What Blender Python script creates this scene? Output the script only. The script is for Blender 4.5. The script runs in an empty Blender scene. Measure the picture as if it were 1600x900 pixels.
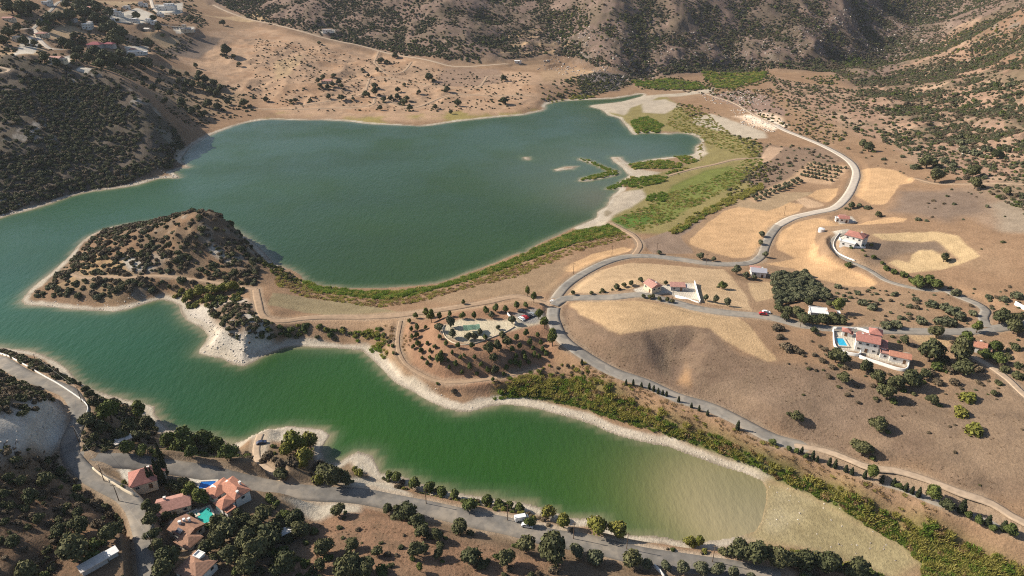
import bpy, bmesh, math, random
import numpy as np
from mathutils import Vector, Matrix, noise as mnoise

sc = bpy.context.scene
C = sc.collection
R = math.radians

# ------------------------------------------------------------------ camera, sky, sun, exposure
CAM_H, PITCH, FPX = 200.0, R(28.0), 1081.0          # height over the lake, tilt, focal length in photo pixels (1600 wide)
cam = bpy.data.cameras.new('camera'); camo = bpy.data.objects.new('camera', cam); C.objects.link(camo)
camo.location = (0, 0, CAM_H); camo.rotation_euler = (math.pi/2 - PITCH, 0, 0)
cam.sensor_width = 36; cam.lens = 36*FPX/1600; cam.clip_start = 1; cam.clip_end = 20000
sc.camera = camo
SUN_EL, SUN_AZ = R(33.0), R(-15.0)                   # light travels towards +X and a little towards the camera
w = bpy.data.worlds.new('World'); sc.world = w; w.use_nodes = True
nt = w.node_tree; nt.nodes.clear()
sky = nt.nodes.new('ShaderNodeTexSky'); sky.sky_type = 'NISHITA'; sky.sun_disc = False
sky.sun_elevation = SUN_EL; sky.air_density = 1.0; sky.dust_density = 1.2; sky.altitude = 300
bg = nt.nodes.new('ShaderNodeBackground'); bg.inputs[1].default_value = 0.075
wo = nt.nodes.new('ShaderNodeOutputWorld')
nt.links.new(sky.outputs[0], bg.inputs[0]); nt.links.new(bg.outputs[0], wo.inputs[0])
ld = Vector((math.cos(SUN_EL)*math.cos(SUN_AZ), math.cos(SUN_EL)*math.sin(SUN_AZ), -math.sin(SUN_EL)))
tosun = -ld
sky.sun_rotation = math.atan2(tosun.x, tosun.y)      # Nishita: 0 = +Y, clockwise towards +X
sun = bpy.data.lights.new('sun', 'SUN'); suno = bpy.data.objects.new('sun', sun); C.objects.link(suno)
sun.energy = 4.7; sun.angle = R(0.53); sun.color = (1.0, 0.91, 0.78)
suno.rotation_euler = ld.to_track_quat('-Z', 'Y').to_euler(); suno.location = (-300, 100, 500)
vs = sc.view_settings; vs.view_transform = 'Standard'; vs.look = 'None'; vs.gamma = 1; vs.use_curve_mapping = False
vs.exposure = 0.70
cy = sc.cycles
cy.max_bounces = 4; cy.diffuse_bounces = 2; cy.glossy_bounces = 2; cy.transmission_bounces = 2; cy.transparent_max_bounces = 4
cy.caustics_reflective = False; cy.caustics_refractive = False; cy.use_denoising = False
try: cy.denoiser = 'OPENIMAGEDENOISE'; cy.denoising_input_passes = 'RGB_ALBEDO_NORMAL'
except Exception: pass
cy.use_adaptive_sampling = False; cy.volume_bounces = 0; cy.filter_width = 1.1

rng = np.random.default_rng(7); random.seed(7)

# ------------------------------------------------------------------ pixel -> world
cp, sp = math.cos(PITCH), math.sin(PITCH)
cp0, sp0 = cp, sp
def pdir(px, py):
    u, v = np.asarray(px, float)-800, np.asarray(py, float)-450
    return u, FPX*cp - v*sp, -FPX*sp - v*cp
def at_z(px, py, z=0.0):
    dx, dy, dz = pdir(px, py); t = (np.asarray(z, float)-CAM_H)/dz
    return np.stack([dx*t, dy*t, np.zeros_like(t)+z], -1)
def flat_poly(pts, z=0.0):
    a = np.array(pts, float); return at_z(a[:, 0], a[:, 1], z)[:, :2]

# ------------------------------------------------------------------ noise (numpy)
def _hash(i, j, s):
    h = (i.astype(np.int64)*374761393 + j.astype(np.int64)*668265263 + s*974711) & 0xffffffff
    h = ((h ^ (h >> 13))*1274126177) & 0xffffffff
    return ((h ^ (h >> 16)) & 0xffff)/65535.0*2-1
def vnoise(x, y, s=0):
    i, j = np.floor(x), np.floor(y); fx, fy = x-i, y-j
    fx = fx*fx*fx*(fx*(fx*6-15)+10); fy = fy*fy*fy*(fy*(fy*6-15)+10)
    i = i.astype(np.int64); j = j.astype(np.int64)
    a, b, c, d = _hash(i, j, s), _hash(i+1, j, s), _hash(i, j+1, s), _hash(i+1, j+1, s)
    return (a*(1-fx)+b*fx)*(1-fy) + (c*(1-fx)+d*fx)*fy
def fbm(x, y, scale, oct=4, s=0, gain=0.5, ridged=False):
    out = 0; amp = 1; tot = 0; f = 1/scale
    ca, sa = math.cos(0.6), math.sin(0.6); X, Y = x, y
    for k in range(oct):
        n = vnoise(X*f+17.3*k, Y*f-9.1*k, s+k)
        if ridged: n = 1-2*np.abs(n)
        out = out+amp*n; tot += amp; amp *= gain; f *= 2.03
        X, Y = X*ca-Y*sa, X*sa+Y*ca
    return out/tot
def sstep(a, b, x):
    t = np.clip((x-a)/(b-a), 0, 1); return t*t*(3-2*t)

def seg_dist(P, poly, closed, margin=None, want_param=False):
    """distance of points P to a polyline; points farther than margin from its box keep a large value"""
    poly = np.asarray(poly, float)
    N = len(P); d = np.full(N, 1e9); par = np.zeros(N)
    if margin is None: idx = np.arange(N)
    else:
        lo, hi = poly.min(0)-margin, poly.max(0)+margin
        idx = np.nonzero((P[:, 0] > lo[0]) & (P[:, 0] < hi[0]) & (P[:, 1] > lo[1]) & (P[:, 1] < hi[1]))[0]
    Q = P[idx]; n = len(poly); dd = np.full(len(Q), 1e18); pp = np.zeros(len(Q)); ins = np.zeros(len(Q), bool)
    for k in range(n if closed else n-1):
        a, b = poly[k], poly[(k+1) % n]; ab = b-a; L2 = ab@ab+1e-9
        if margin is not None and len(Q) > 20000:
            lo, hi = np.minimum(a, b)-margin, np.maximum(a, b)+margin
            m = np.nonzero((Q[:, 0] > lo[0]) & (Q[:, 0] < hi[0]) & (Q[:, 1] > lo[1]) & (Q[:, 1] < hi[1]))[0]
        else: m = slice(None)
        q = Q[m]
        t = np.clip(((q[:, 0]-a[0])*ab[0]+(q[:, 1]-a[1])*ab[1])/L2, 0, 1)
        e = (q[:, 0]-a[0]-t*ab[0])**2 + (q[:, 1]-a[1]-t*ab[1])**2
        cur = dd[m]; better = e < cur
        dd[m] = np.where(better, e, cur)
        if want_param: pp[m] = np.where(better, k+t, pp[m])
        if closed:
            c = (a[1] > Q[:, 1]) != (b[1] > Q[:, 1])
            xi = a[0] + (Q[:, 1]-a[1])/(b[1]-a[1]+1e-12)*ab[0]
            ins ^= c & (Q[:, 0] < xi)
    r = np.sqrt(dd); r = np.minimum(r, 1e6)
    if closed: r = np.where(ins, r, -r)                  # inside positive
    d[:] = -1e6 if closed else 1e6
    d[idx] = r; par[idx] = pp
    return (d, par) if want_param else d

def smooth_line(pts, step=4.0, closed=False):
    """Catmull-Rom through world points, resampled"""
    P = np.asarray(pts, float); n = len(P); out = []
    rngk = range(n if closed else n-1)
    for k in rngk:
        if closed: p0, p1, p2, p3 = P[k-1], P[k], P[(k+1) % n], P[(k+2) % n]
        else: p0, p1, p2, p3 = P[max(k-1, 0)], P[k], P[k+1], P[min(k+2, n-1)]
        m = max(1, int(np.linalg.norm(p2-p1)/step))
        for i in range(m):
            t = i/m
            out.append(0.5*((2*p1)+(-p0+p2)*t+(2*p0-5*p1+4*p2-p3)*t*t+(-p0+3*p1-3*p2+p3)*t**3))
    if not closed: out.append(P[-1])
    return np.array(out)

# ------------------------------------------------------------------ shoreline and relief
LAKE = [(-260,440),(-120,385),(0,341),(40,330),(80,318),(107,308),(140,300),(185,294),(215,289),(250,279),(280,278),(271,268),(283,263),(297,262),(289,256),
 (283,250),(290,240),(300,228),(310,222),(330,211),(350,203),(380,193),(420,187),(470,188),(510,188),(545,190),(580,194),(630,196),(665,197),(700,192),
 (740,187),(790,182),(815,180),(835,176),(850,172),(855,163),(880,158),(920,156),(960,154),(985,150),(1003,147),(1003,150),(990,154),(975,158),(955,161),(935,163),
 (921,166),(940,172),(950,180),(965,184),(975,193),(985,206),(993,211),(1000,209),(1020,208),(1045,210),(1060,208),(1085,212),(1096,222),(1086,229),(1085,240),
 (1072,243),(1050,245),(1010,250),(985,256),(968,245),(955,245),(958,252),(972,262),(978,270),(983,274),(972,281),(960,290),(945,295),(958,296),(968,296),(955,307),(947,322),
 (932,332),(932,340),(897,355),(875,366),(852,376),(830,388),(822,394),(800,399),(780,408),(740,423),(700,437),(685,442),(650,446),(620,449),(560,450),
 (520,448),(480,441),(470,430),(455,421),(440,416),(427,410),(418,400),(400,382),(372,362),(340,347),(290,341),(230,346),(180,353),(146,365),(125,380),(110,398),
 (95,412),(75,430),(55,445),(38,462),(33,470),(38,476),(80,480),(120,484),(180,487),(205,482),(225,475),(250,468),(270,472),(280,478),(283,490),
 (290,500),(310,510),(325,525),(312,545),(310,552),(330,558),(345,560),(365,570),(380,573),(400,564),(415,555),(440,545),(455,541),(500,543),(540,545),
 (565,548),(580,560),(600,580),(620,600),(645,612),(670,627),(695,638),(720,644),(740,642),(760,636),(790,632),(810,634),(835,638),(870,647),(900,655),
 (930,665),(950,675),(985,686),(1020,694),(1045,698),(1072,709),(1100,719),(1130,730),(1160,738),(1190,751),(1198,765),(1196,790),(1190,815),(1180,830),
 (1160,837),(1120,844),(1090,847),(1060,845),(1040,839),(1018,837),(997,838),(975,834),(955,828),(950,820),(936,805),(907,811),(890,809),(872,802),(825,787),
 (800,783),(757,777),(715,770),(675,762),(625,743),(595,740),(582,712),(560,705),(540,715),(531,722),(510,724),(502,702),(516,680),(505,672),
 (497,670),(450,666),(415,672),(400,680),(375,690),(357,695),(350,687),(300,677),(265,671),(255,660),(242,647),(242,635),(222,630),(162,614),(125,597),(100,572),
 (62,552),(25,545),(0,543),(-150,510),(-320,520)]
ISLETS = [[(905,247),(925,252),(945,261),(967,268),(966,274),(940,279),(915,284),(903,283),(908,278),(935,272),(950,268),(930,258),(905,250)],
 [(865,265),(885,260),(902,260),(895,264),(870,267)], [(817,245),(826,246),(829,250),(820,249)]]
lake_w = smooth_line(flat_poly(LAKE), 5.0, True)
islets_w = [flat_poly(p) for p in ISLETS]
def lake_sd(P, margin=80):                             # positive in the water
    d = seg_dist(P, lake_w, True, margin)
    for p in islets_w: d = np.minimum(d, -seg_dist(P, p, True, margin)) if margin is None else np.where(seg_dist(P, p, True, 40) > -30, np.minimum(d, -seg_dist(P, p, True, 40)), d)
    return d

HEIGHTS = [  # photo pixel, height over the lake
 # outskirts of the left hillside, unseen ones shaped for its shadow (face follows below, column by column)
 (270,245,5),(285,215,6),(285,235,4),(-150,330,14),(-200,150,72),
 # settlement, dry slopes on the far shore
 (0,85,84),(90,90,70),(155,68,62),(215,80,52),(0,30,95),(100,40,78),(0,0,105),(60,0,102),(180,20,76),(260,12,72),(230,45,64),(290,42,58),(260,70,46),(320,75,36),(300,100,30),(350,60,42),(340,10,64),(400,30,50),(420,60,36),(380,90,28),(340,130,18),(300,150,13),(330,185,4),(290,190,9),
 (450,45,43),(490,55,37),(540,67,29),(500,85,27),(480,110,20),(430,120,17),(512,130,14),(560,120,12),(450,160,6),(580,150,6),(600,95,17),(640,92,18),(700,103,14),(660,130,9),(720,140,7),(650,175,3),(760,165,4),(800,150,6),(820,170,3),(760,105,14),(800,100,15),
 # far hills beyond the gorge mouth and the right-hand slopes (the faces of the far hills follow below, column by column)
 (850,110,13),(845,135,12),(905,120,10),(935,112,14),(960,130,5),(930,145,2),(1010,115,5),(1100,118,3),(1060,125,3),(1130,112,4),(1150,122,4),(1200,118,7),(1130,132,3),
 (1400,35,36),(1405,70,17),(1420,40,31),(1450,10,58),(1470,50,40),(1400,105,18),(1470,90,32),(1530,60,56),(1600,20,98),(1600,80,72),(1560,0,86),(1530,110,42),(1600,140,52),(1450,130,28),(1380,140,18),(1520,170,34),(1600,200,40),(1300,125,11),(1300,160,15),(1400,180,21),(1470,210,23),(1590,250,33),(1210,125,7),(1240,150,12),(1800,100,90),(1800,300,50),(1800,500,34),
 # flats at the head of the lake, right-hand fields
 (1040,165,1.5),(1000,180,1.2),(1060,195,1.2),(1120,190,3),(1160,205,4),(1150,150,6),(1190,165,10),(1180,190,7),(1215,198,8),(1100,240,2),(1080,290,1.5),(1030,320,1.5),(1150,270,3),(1050,340,2),(1000,350,2),(1100,320,4),(1180,240,5),(1230,240,8),(1280,225,10),
 (1335,265,13),(1310,320,11),(1280,290,9),(1210,310,7),(1140,360,6),(1200,370,8),(1180,405,8),(1080,400,7),(1000,400,7),(940,400,6),(890,440,10),(900,415,7),(1280,400,11),(1340,430,14),(1270,440,12),(1240,345,9),(1320,340,12),(1380,290,17),(1420,250,19),(1500,280,26),(1590,320,33),(1480,330,26),(1335,375,22),(1300,365,16),(1310,400,16),(1390,345,19),(1400,390,20),(1470,380,24),(1530,400,27),(1460,420,21),(1590,400,31),(1400,450,18),(1500,470,22),(1590,470,26),
 (860,478,12),(1000,462,17),(950,440,14),(1050,450,17),(1120,440,14),(1190,492,19),(1240,460,15),(1300,490,20),(1400,517,22),(1500,516,23),(1600,506,25),(1000,490,22),(930,490,19),(1100,510,22),(1180,540,22),(950,530,19),(1050,560,17),(1080,590,16),(900,545,13),(960,580,13),(1050,617,12.5),(1200,680,12.5),(1360,742,12.5),(1460,778,13),(1600,830,13.5),
 (1280,580,22),(1360,550,23),(1420,560,23),(1520,545,23),(1300,640,19),(1200,610,18),(1450,650,22),(1350,690,16),(1500,720,20),(1590,640,26),(1590,740,22),(1560,790,15),(1750,800,22),(1800,650,32),
 # reed strip and the dry end of the near arm
 (900,600,4),(1000,640,4),(1100,680,4),(1200,722,4),(1300,762,4),(1400,800,4),(1500,850,4),(820,610,3.5),(1250,790,.6),(1330,830,.6),(1400,870,.8),(1250,850,.6),(1300,880,2.5),(1500,900,2),(1700,930,5),
 # picnic park and neck of land
 (740,515,15),(780,505,15),(700,510,14),(820,495,13),(840,500,13),(660,520,9),(650,560,6),(700,560,10),(760,560,10),(720,600,4),(800,575,8),(850,550,10),(640,490,8),(760,475,9),(720,470,6),(660,480,6),(580,500,6),(500,500,6),(450,495,7),(500,475,5),(430,460,8),(400,480,9),(560,535,3),(610,550,4),(480,525,5),(430,525,7),(700,450,3),(620,465,2.5),(800,430,4),(850,410,4),(900,380,3),
 (370,500,13),(395,505,12),(345,500,11),(375,520,9.5),(395,525,9),(370,542,5),(350,530,7),(355,550,2.6),(385,555,3),(400,540,6),(335,542,3),(325,460,4),(365,460,7),
 # the wooded hill between the arms
 (315,330,31),(335,333,29),(285,335,27),(250,348,21),(205,366,14),(170,385,9),(140,405,6),(300,370,23),(345,365,21),(255,385,15),(320,400,14),(200,410,10),(375,395,13),(250,425,8),(300,435,8),(350,430,9),(395,425,9),(130,435,5),(190,455,5),(110,455,3),(150,470,1.6),(90,465,1.5),(240,455,4),(385,385,12),
 # near left bank, villas, scrub
 (0,563,20),(60,593,20),(128,640,20),(110,690,21),(130,730,21),(60,570,11),(110,592,9),(160,640,9),(210,655,6),(200,690,12),(250,690,7),(0,610,32),(40,625,33),(70,650,28),(0,660,40),(60,690,31),(0,720,38),(90,720,24),(40,760,32),(100,800,27),(0,820,35),(60,880,31),(150,800,25),(160,870,27),(0,920,36),(200,790,22),(225,850,23),(232,900,24),(-200,650,40),(-200,900,42),
 (225,748,19),(270,787,19),(350,770,16),(295,830,20),(310,890,22),(200,722,18),(260,728,16),(320,738,13.5),(380,752,11.5),(440,765,9.5),(520,774,8),(620,785,8),(740,810,8),(860,838,8),(980,863,8),(1100,882,8),(1200,902,8),(330,705,5),(400,720,6),(430,700,3),(480,710,4),(470,735,6),(440,695,2.5),(550,740,4),(560,720,1.2),(400,820,14),(440,870,15),(500,800,10.5),(560,830,13),(640,850,14),(700,870,13),(600,890,16),(780,870,11),(860,880,10),(960,890,9),(500,890,16),(650,775,4),(760,795,4),(870,820,4),(1000,850,4),(1130,862,3),(1180,865,2.5),(600,950,18),(900,950,11),(1300,950,8),(200,960,25),(1100,920,9)]
# faces of the far hills: photo column, row and height of the foot, steepness in degrees
for px_, py_, z_, deg in ((450,44,42,26),(485,54,36,28),(525,64,29,29),(560,72,24,29),(600,82,19,28),(640,92,16,27),(700,104,13,25),(750,106,13,18),(800,104,13,16),(850,98,14,20),(890,100,12,29),(930,108,12,32),(965,122,6,31),(1000,116,6,30),(1035,116,5,32),(1065,114,5,36),(1085,112,6,30),(1110,110,5,33),(1150,107,5,31),(1190,107,6,29),(1225,106,8,27),(1260,103,10,26),(1290,98,10,29),(1320,92,11,32),(1345,86,12,27),(1365,78,14,26)):
    d_, k_ = (lambda y, z: (CAM_H-z)*FPX/(FPX*sp0+(y-450)*cp0)), 1/math.tan(R(deg)); d0 = d_(py_, z_)
    for f_ in (0, .2, .4, .6, .8, 1.0):
        y_ = py_*(1-f_); q_ = FPX/(FPX*sp0+(y_-450)*cp0); HEIGHTS.append((px_, y_, (CAM_H*q_-d0+z_*k_)/(k_+q_)))
for px_, foot_, top_, deg in ((-70, 367, 80, 22), (0, 341, 86, 28), (55, 325, 95, 29), (105, 308, 100, 28), (150, 299, 108, 28), (200, 290, 128, 27), (240, 281, 165, 25)):  # leftmost column is out of view, its slope shaped for the shadow on the water
    d0 = CAM_H*FPX/(FPX*sp+(foot_-450)*cp); k_ = 1/math.tan(R(deg))
    for f_ in (.12, .3, .5, .7, .85, 1.0):
        y_ = foot_+(top_-foot_)*f_; q_ = FPX/(FPX*sp+(y_-450)*cp); HEIGHTS.append((px_, y_, (CAM_H*q_-d0)/(k_+q_)))
hp = np.array(HEIGHTS, float)
cw = at_z(hp[:, 0], hp[:, 1], hp[:, 2])
shore_c = flat_poly(LAKE)[::2]
far = np.array([(-2500,1700,230),(-1500,1900,210),(-600,2000,190),(0,2100,200),(600,2100,230),(1500,1900,260),(2500,1500,240),(-2500,700,150),(2500,700,150),(-900,300,25),(900,150,40),
 (-300,0,40),(0,0,30),(300,0,30),(-300,60,35),(0,60,22),(300,60,18),(0,2700,230),(-2000,3200,260),(2000,3200,260),(0,4000,240),(-5000,4000,300),(5000,4000,300),(-5000,0,150),(5000,0,150),
 (0,-300,40),(-800,-300,60),(800,-300,50),(-400,1600,150),(300,1650,150),(900,1500,190)], float)
ctrl = np.vstack([cw, np.c_[shore_c, np.zeros(len(shore_c))], far])
SC = 1000.0
A = ctrl[:, :2]/SC; n = len(A)
def tps_k(r2): return 0.5*r2*np.log(r2+1e-12)
K = tps_k(((A[:, None]-A[None])**2).sum(-1)) + np.eye(n)*1.5e-5
Pm = np.c_[np.ones(n), A]
M = np.zeros((n+3, n+3)); M[:n, :n] = K; M[:n, n:] = Pm; M[n:, :n] = Pm.T
sol = np.linalg.solve(M, np.r_[ctrl[:, 2], 0, 0, 0])
def tps(P):
    out = np.zeros(len(P)); Q = P/SC
    for a in range(0, len(P), 20000):
        q = Q[a:a+20000]
        r2 = (q[:, 0:1]-A[None, :, 0])**2 + (q[:, 1:2]-A[None, :, 1])**2
        out[a:a+20000] = tps_k(r2)@sol[:n] + sol[n]+q@sol[n+1:]
    return out

# ground sheet: a fan of quads, finer near the camera's end of the valley
Y0, Y1, NR, NC, UM = 70.0, 4200.0, 1000, 1160, 1.28
LR = math.log(Y1/Y0)
# coarse relief first (every 4th line), then lifted to the fine sheet
yc = Y0*np.exp(np.linspace(0, 1, NR//4+1)*LR); uc = np.linspace(-UM, UM, NC//4+1)
UUc, YYc = np.meshgrid(uc, yc)
Zc = tps(np.c_[(UUc*YYc).ravel(), YYc.ravel()]).reshape(YYc.shape)
def bil(Z, r, c):
    r = np.clip(r, 0, Z.shape[0]-1.001); c = np.clip(c, 0, Z.shape[1]-1.001)
    i, j = r.astype(int), c.astype(int); fr, fc = r-i, c-j
    return (Z[i, j]*(1-fc)+Z[i, j+1]*fc)*(1-fr) + (Z[i+1, j]*(1-fc)+Z[i+1, j+1]*fc)*fr
def grid_at(Z, x, y):
    y = np.maximum(y, Y0)
    return bil(Z, np.log(y/Y0)/LR*(Z.shape[0]-1), (x/y/UM+1)/2*(Z.shape[1]-1))
CUR = [Zc]
def H(x, y): return grid_at(CUR[0], np.atleast_1d(np.asarray(x, float)), np.atleast_1d(np.asarray(y, float)))
def cast(px, py):
    """where photo pixels meet the ground as it now stands -> (n,3)"""
    px = np.atleast_1d(np.asarray(px, float)); py = np.atleast_1d(np.asarray(py, float))
    dx, dy, dz = pdir(px, py); L = np.sqrt(dx**2+dy**2+dz**2); dx, dy, dz = dx/L, dy/L, dz/L
    t = np.full(len(px), 120.0); done = np.zeros(len(px), bool); lo = t.copy()
    for k in range(900):
        tn = t + np.maximum(1.2, t*0.004)
        x, y, z = dx*tn, dy*tn, CAM_H+dz*tn
        hit = (z <= np.maximum(H(x, y), 0)) & ~done
        done |= hit
        t = np.where(done, t, tn)
        if done.all(): break
    a, b = t, t+np.maximum(1.2, t*0.004)
    for k in range(14):
        m = (a+b)/2; below = (CAM_H+dz*m) <= np.maximum(H(dx*m, dy*m), 0)
        b = np.where(below, m, b); a = np.where(below, a, m)
    return np.stack([dx*b, dy*b, CAM_H+dz*b], -1)
def cpoly(pts):
    out = np.array([p[:2] for p in pts], float); m = np.array([len(p) == 2 for p in pts])   # (x, y, 'w') is already in metres
    if m.any(): out[m] = cast(out[m, 0], out[m, 1])[:, :2]
    return out
def mpp(P):
    """metres per photo pixel at a world point"""
    d = P[1]*cp + (CAM_H-P[2])*sp
    return d/FPX
# ------------------------------------------------------------------ roads and tracks (photo pixels), width in metres
ROADS = [
 ('asphalt_road', 'asphalt', 7.0, [(866,482),(864,492),(868,505),(880,530),(910,555),(960,580),(1010,602),(1060,620),(1110,640),(1160,660),(1210,683),(1260,703),(1310,722),(1360,742),(1410,760),(1460,778),(1520,800),(1600,830),(1720,872)]),
 ('asphalt_road', 'asphalt', 6.2, [(866,479),(880,470),(915,465),(960,463),(1000,462),(1040,468),(1090,480),(1140,489),(1200,497),(1250,507),(1300,513),(1400,517),(1500,518),(1560,514),(1600,508),(1720,490)]),
 ('asphalt_road', 'asphalt', 6.0, [(863,474),(872,460),(885,446),(910,428),(945,411),(980,402),(1020,401),(1060,405),(1110,411),(1150,412),(1176,409),(1190,400),(1196,385),(1204,367),(1216,352)]),
 ('concrete_road', 'concrete', 6.5, [(1216,352),(1240,340),(1275,332),(1303,325),(1320,311),(1332,292),(1338,270),(1330,254),(1310,240),(1280,225),(1250,213),(1225,203),(1212,195)]),
 ('asphalt_road', 'tar', 8.0, [(118,718),(150,724),(200,723),(260,729),(320,739),(380,753),(440,766),(500,773),(560,776),(620,785),(680,797),(740,810),(800,823),(860,838),(920,851),(980,863),(1040,875),(1100,883),(1150,891),(1220,905)]),
 ('asphalt_road', 'tar', 6.6, [(-60,532),(0,562),(30,576),(60,592),(90,610),(114,625),(124,640),(119,660),(111,680),(108,700),(116,722),(138,742),(168,759),(194,775),(212,795),(222,822),(228,850),(232,880),(234,930)]),
 ('side_road', 'asphalt', 5.0, [(1480,452),(1500,461),(1525,470),(1541,482),(1536,498),(1545,513)]),
 ('driveway', 'asphalt', 3.6, [(1325,362),(1308,369),(1301,380),(1303,392),(1315,402),(1340,413),(1360,425),(1385,441),(1420,449),(1455,453),(1480,452)]),
 ('dirt_track', 'dirt', 4.5, [(400,452),(403,470),(412,490),(445,502),(480,500),(530,497),(580,497),(640,490),(700,482),(760,473),(810,466),(856,474)]),
 ('dirt_track', 'dirt', 3.0, [(113,430),(135,436),(160,431),(200,433),(240,431),(280,433),(320,438),(360,446),(400,452)]),
 ('dirt_track', 'pale', 5.0, [(333,6),(360,20),(400,33),(450,45),(490,55),(540,67),(580,78),(640,90),(700,103),(740,104),(790,100)]),
 ('dirt_track', 'dirt', 2.2, [(626,500),(621,530),(625,555),(640,575),(680,594),(720,598),(770,592),(800,584),(840,574)]),
 ('dirt_track', 'pale', 3.4, [(1240,700),(1290,708),(1330,722),(1362,730),(1400,732),(1450,744),(1500,768),(1550,787),(1600,815),(1700,850)]),
 ('dirt_track', 'pale', 3.5, [(1520,560),(1545,572),(1575,592),(1600,615),(1660,660)]),
 ('dirt_track', 'dirt', 4.0, [(955,350),(975,360),(992,370),(1000,385),(992,400)]),
 ('dirt_track', 'pale', 3.2, [(408,684),(402,698),(401,712),(410,728),(432,744),(440,760)]),
 ('dirt_track', 'dirt', 2.6, [(1045,275),(1080,265),(1120,256),(1150,249),(1185,246)]),
 ('dirt_track', 'dirt', 3.0, [(592,82),(585,96),(594,108),(608,118),(630,113),(643,96)]),
 ('dirt_track', 'dirt', 3.0, [(460,165),(520,156),(565,148),(575,130),(580,122),(604,123),(660,132),(700,138),(745,137),(757,126),(765,119),(800,119)]),
 ('dirt_track', 'dirt', 3.4, [(400,170),(450,171),(520,168),(580,165),(590,152),(640,168),(700,150),(760,149),(830,150)]),
 ('dirt_track', 'pale', 3.2, [(1212,195),(1180,180),(1145,160),(1120,152),(1090,143),(1050,142)]),
 ('dirt_track', 'dirt', 3.0, [(1430,281),(1460,287),(1500,288),(1560,287),(1640,286)]),
 ('dirt_track', 'pale', 3.0, [(0,122),(14,118),(16,112),(8,106),(-20,100)]),
 ('concrete_road', 'concrete', 5.0, [(236,0),(240,12),(250,20),(268,24),(285,20)]),
 ('concrete_road', 'concrete', 5.5, [(160,40),(168,33),(205,36),(240,38),(275,42),(300,44)]),
 ('concrete_road', 'concrete', 5.0, [(0,46),(30,46),(52,45),(62,62),(78,75),(100,80)]),
 ('asphalt_road', 'asphalt', 5.0, [(52,45),(68,26),(82,14),(96,2)]),
]
road_lines = []
for nm, mt, wd, pts in ROADS:
    a = np.array(pts, float); p = cast(a[:, 0], a[:, 1])
    road_lines.append(smooth_line(p[:, :2], 3.0))

# houses sit on level pads: photo pixel of the ground centre, pad radius (m)
PADS = [(225,752,13),(352,775,18),(270,795,13),(295,836,14),(310,893,12),(150,884,12),(1345,543,16),(1372,555,16),(1400,562,14),(1320,535,14),(1522,545,9),(1278,490,11),(1022,451,11),(1060,451,9),(1185,428,10),(1333,380,13),(1318,344,9),
        (155,72,18),(215,84,16),(90,94,14),(138,42,10),(180,23,14),(262,16,18),(212,36,14),(290,46,12),(238,49,10),(512,127,12),(510,49,14),(88,28,9),(735,517,14),(765,512,16),(800,502,13),(822,494,12),(325,760,10),(320,808,9),(283,362,4)]
pads = [(cast(px, py)[0], r) for px, py, r in PADS]

# ------------------------------------------------------------------ fine ground: noise, shore profile, road cuts, pads
yf = Y0*np.exp(np.linspace(0, 1, NR+1)*LR); uf = np.linspace(-UM, UM, NC+1)
UF, YF = np.meshgrid(uf, yf); XF = UF*YF
PX, PY = XF.ravel(), YF.ravel(); P2 = np.c_[PX, PY]
Z = grid_at(Zc, PX, PY)
vis = np.nonzero((np.abs(UF.ravel()) < 1.26) & (PY > 125) & (PY < 2500))[0]; PV = P2[vis]
lake = np.full(len(PX), -1e6); lake[vis] = lake_sd(PV, 90)                                    # + water, - land
dshore = np.where(lake > -1e5, -lake, 200.0)
dshore = np.clip(dshore, -60, 200)
CUR0 = Zc.copy()
def zone(pts, soft=6, wob=0, scale=30, s=0, margin=60):
    q = cpoly(pts); margin = soft+wob+4; lo, hi = q.min(0)-margin, q.max(0)+margin
    k = vis[(PV[:, 0] > lo[0]) & (PV[:, 0] < hi[0]) & (PV[:, 1] > lo[1]) & (PV[:, 1] < hi[1])]
    out = np.zeros(len(PX)); Q = P2[k]
    if len(k):
        d = seg_dist(Q, q, True)
        if wob: d = d + wob*fbm(Q[:, 0], Q[:, 1], scale, 3, s)
        out[k] = sstep(-soft, soft, d)
    return out
FAR = [(-900,1700,'w'),(345,8),(420,38),(500,58),(600,78),(700,95),(800,92),(860,82),(900,88),(930,105),(985,118),(1100,112),(1200,108),(1300,112),(1340,135),(1400,190),(1450,225),(1600,240),(1000,600,'w'),(1500,1000,'w'),(1500,2000,'w'),(800,2300,'w'),(0,2300,'w'),(-900,2300,'w')]
GORGE = [(850,60),(900,50),(1000,55),(1050,40),(1200,60),(1290,30),(1400,0),(1460,0),(1440,70),(1340,100),(1200,105),(1060,112),(930,128),(840,110)]
LEFTH = [(-300,60),(-5,88),(60,95),(150,108),(200,128),(235,165),(275,205),(292,232),(270,262),(200,286),(100,306),(-10,338),(-300,420)]
ISLE = [(140,370),(180,355),(250,335),(320,320),(345,330),(385,370),(420,400),(410,440),(380,455),(290,450),(180,470),(60,465),(40,455),(90,410)]
zfar, zgorge, zleft, zisle = zone(FAR, 25), zone(GORGE, 20), zone(LEFTH, 10), zone(ISLE, 8)
rough = 0.35 + 5.5*zfar + 2.2*zleft + 1.0*zisle
Z = Z + rough*fbm(PX, PY, 90, 4, 3)
Z = Z + zfar*(5.2*fbm(PX, PY, 150, 4, 11, ridged=True) + 4.0*fbm(PX, PY, 46, 4, 13, ridged=True))
Z = Z + zgorge*5.0*sstep(4, 26, Z)*np.clip(fbm(PX, PY, 85, 4, 21, ridged=True), -0.6, 1) + zleft*2.0*fbm(PX, PY, 40, 3, 31, ridged=True)
HUMMOCK = [(380,140),(300,90),(330,60),(430,60),(560,90),(620,120),(760,150),(600,170),(420,165)]
Z = Z + zone(HUMMOCK, 15)*(3.2*fbm(PX, PY, 60, 3, 41) + 3.4*fbm(PX, PY, 52, 4, 43, ridged=True))
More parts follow.
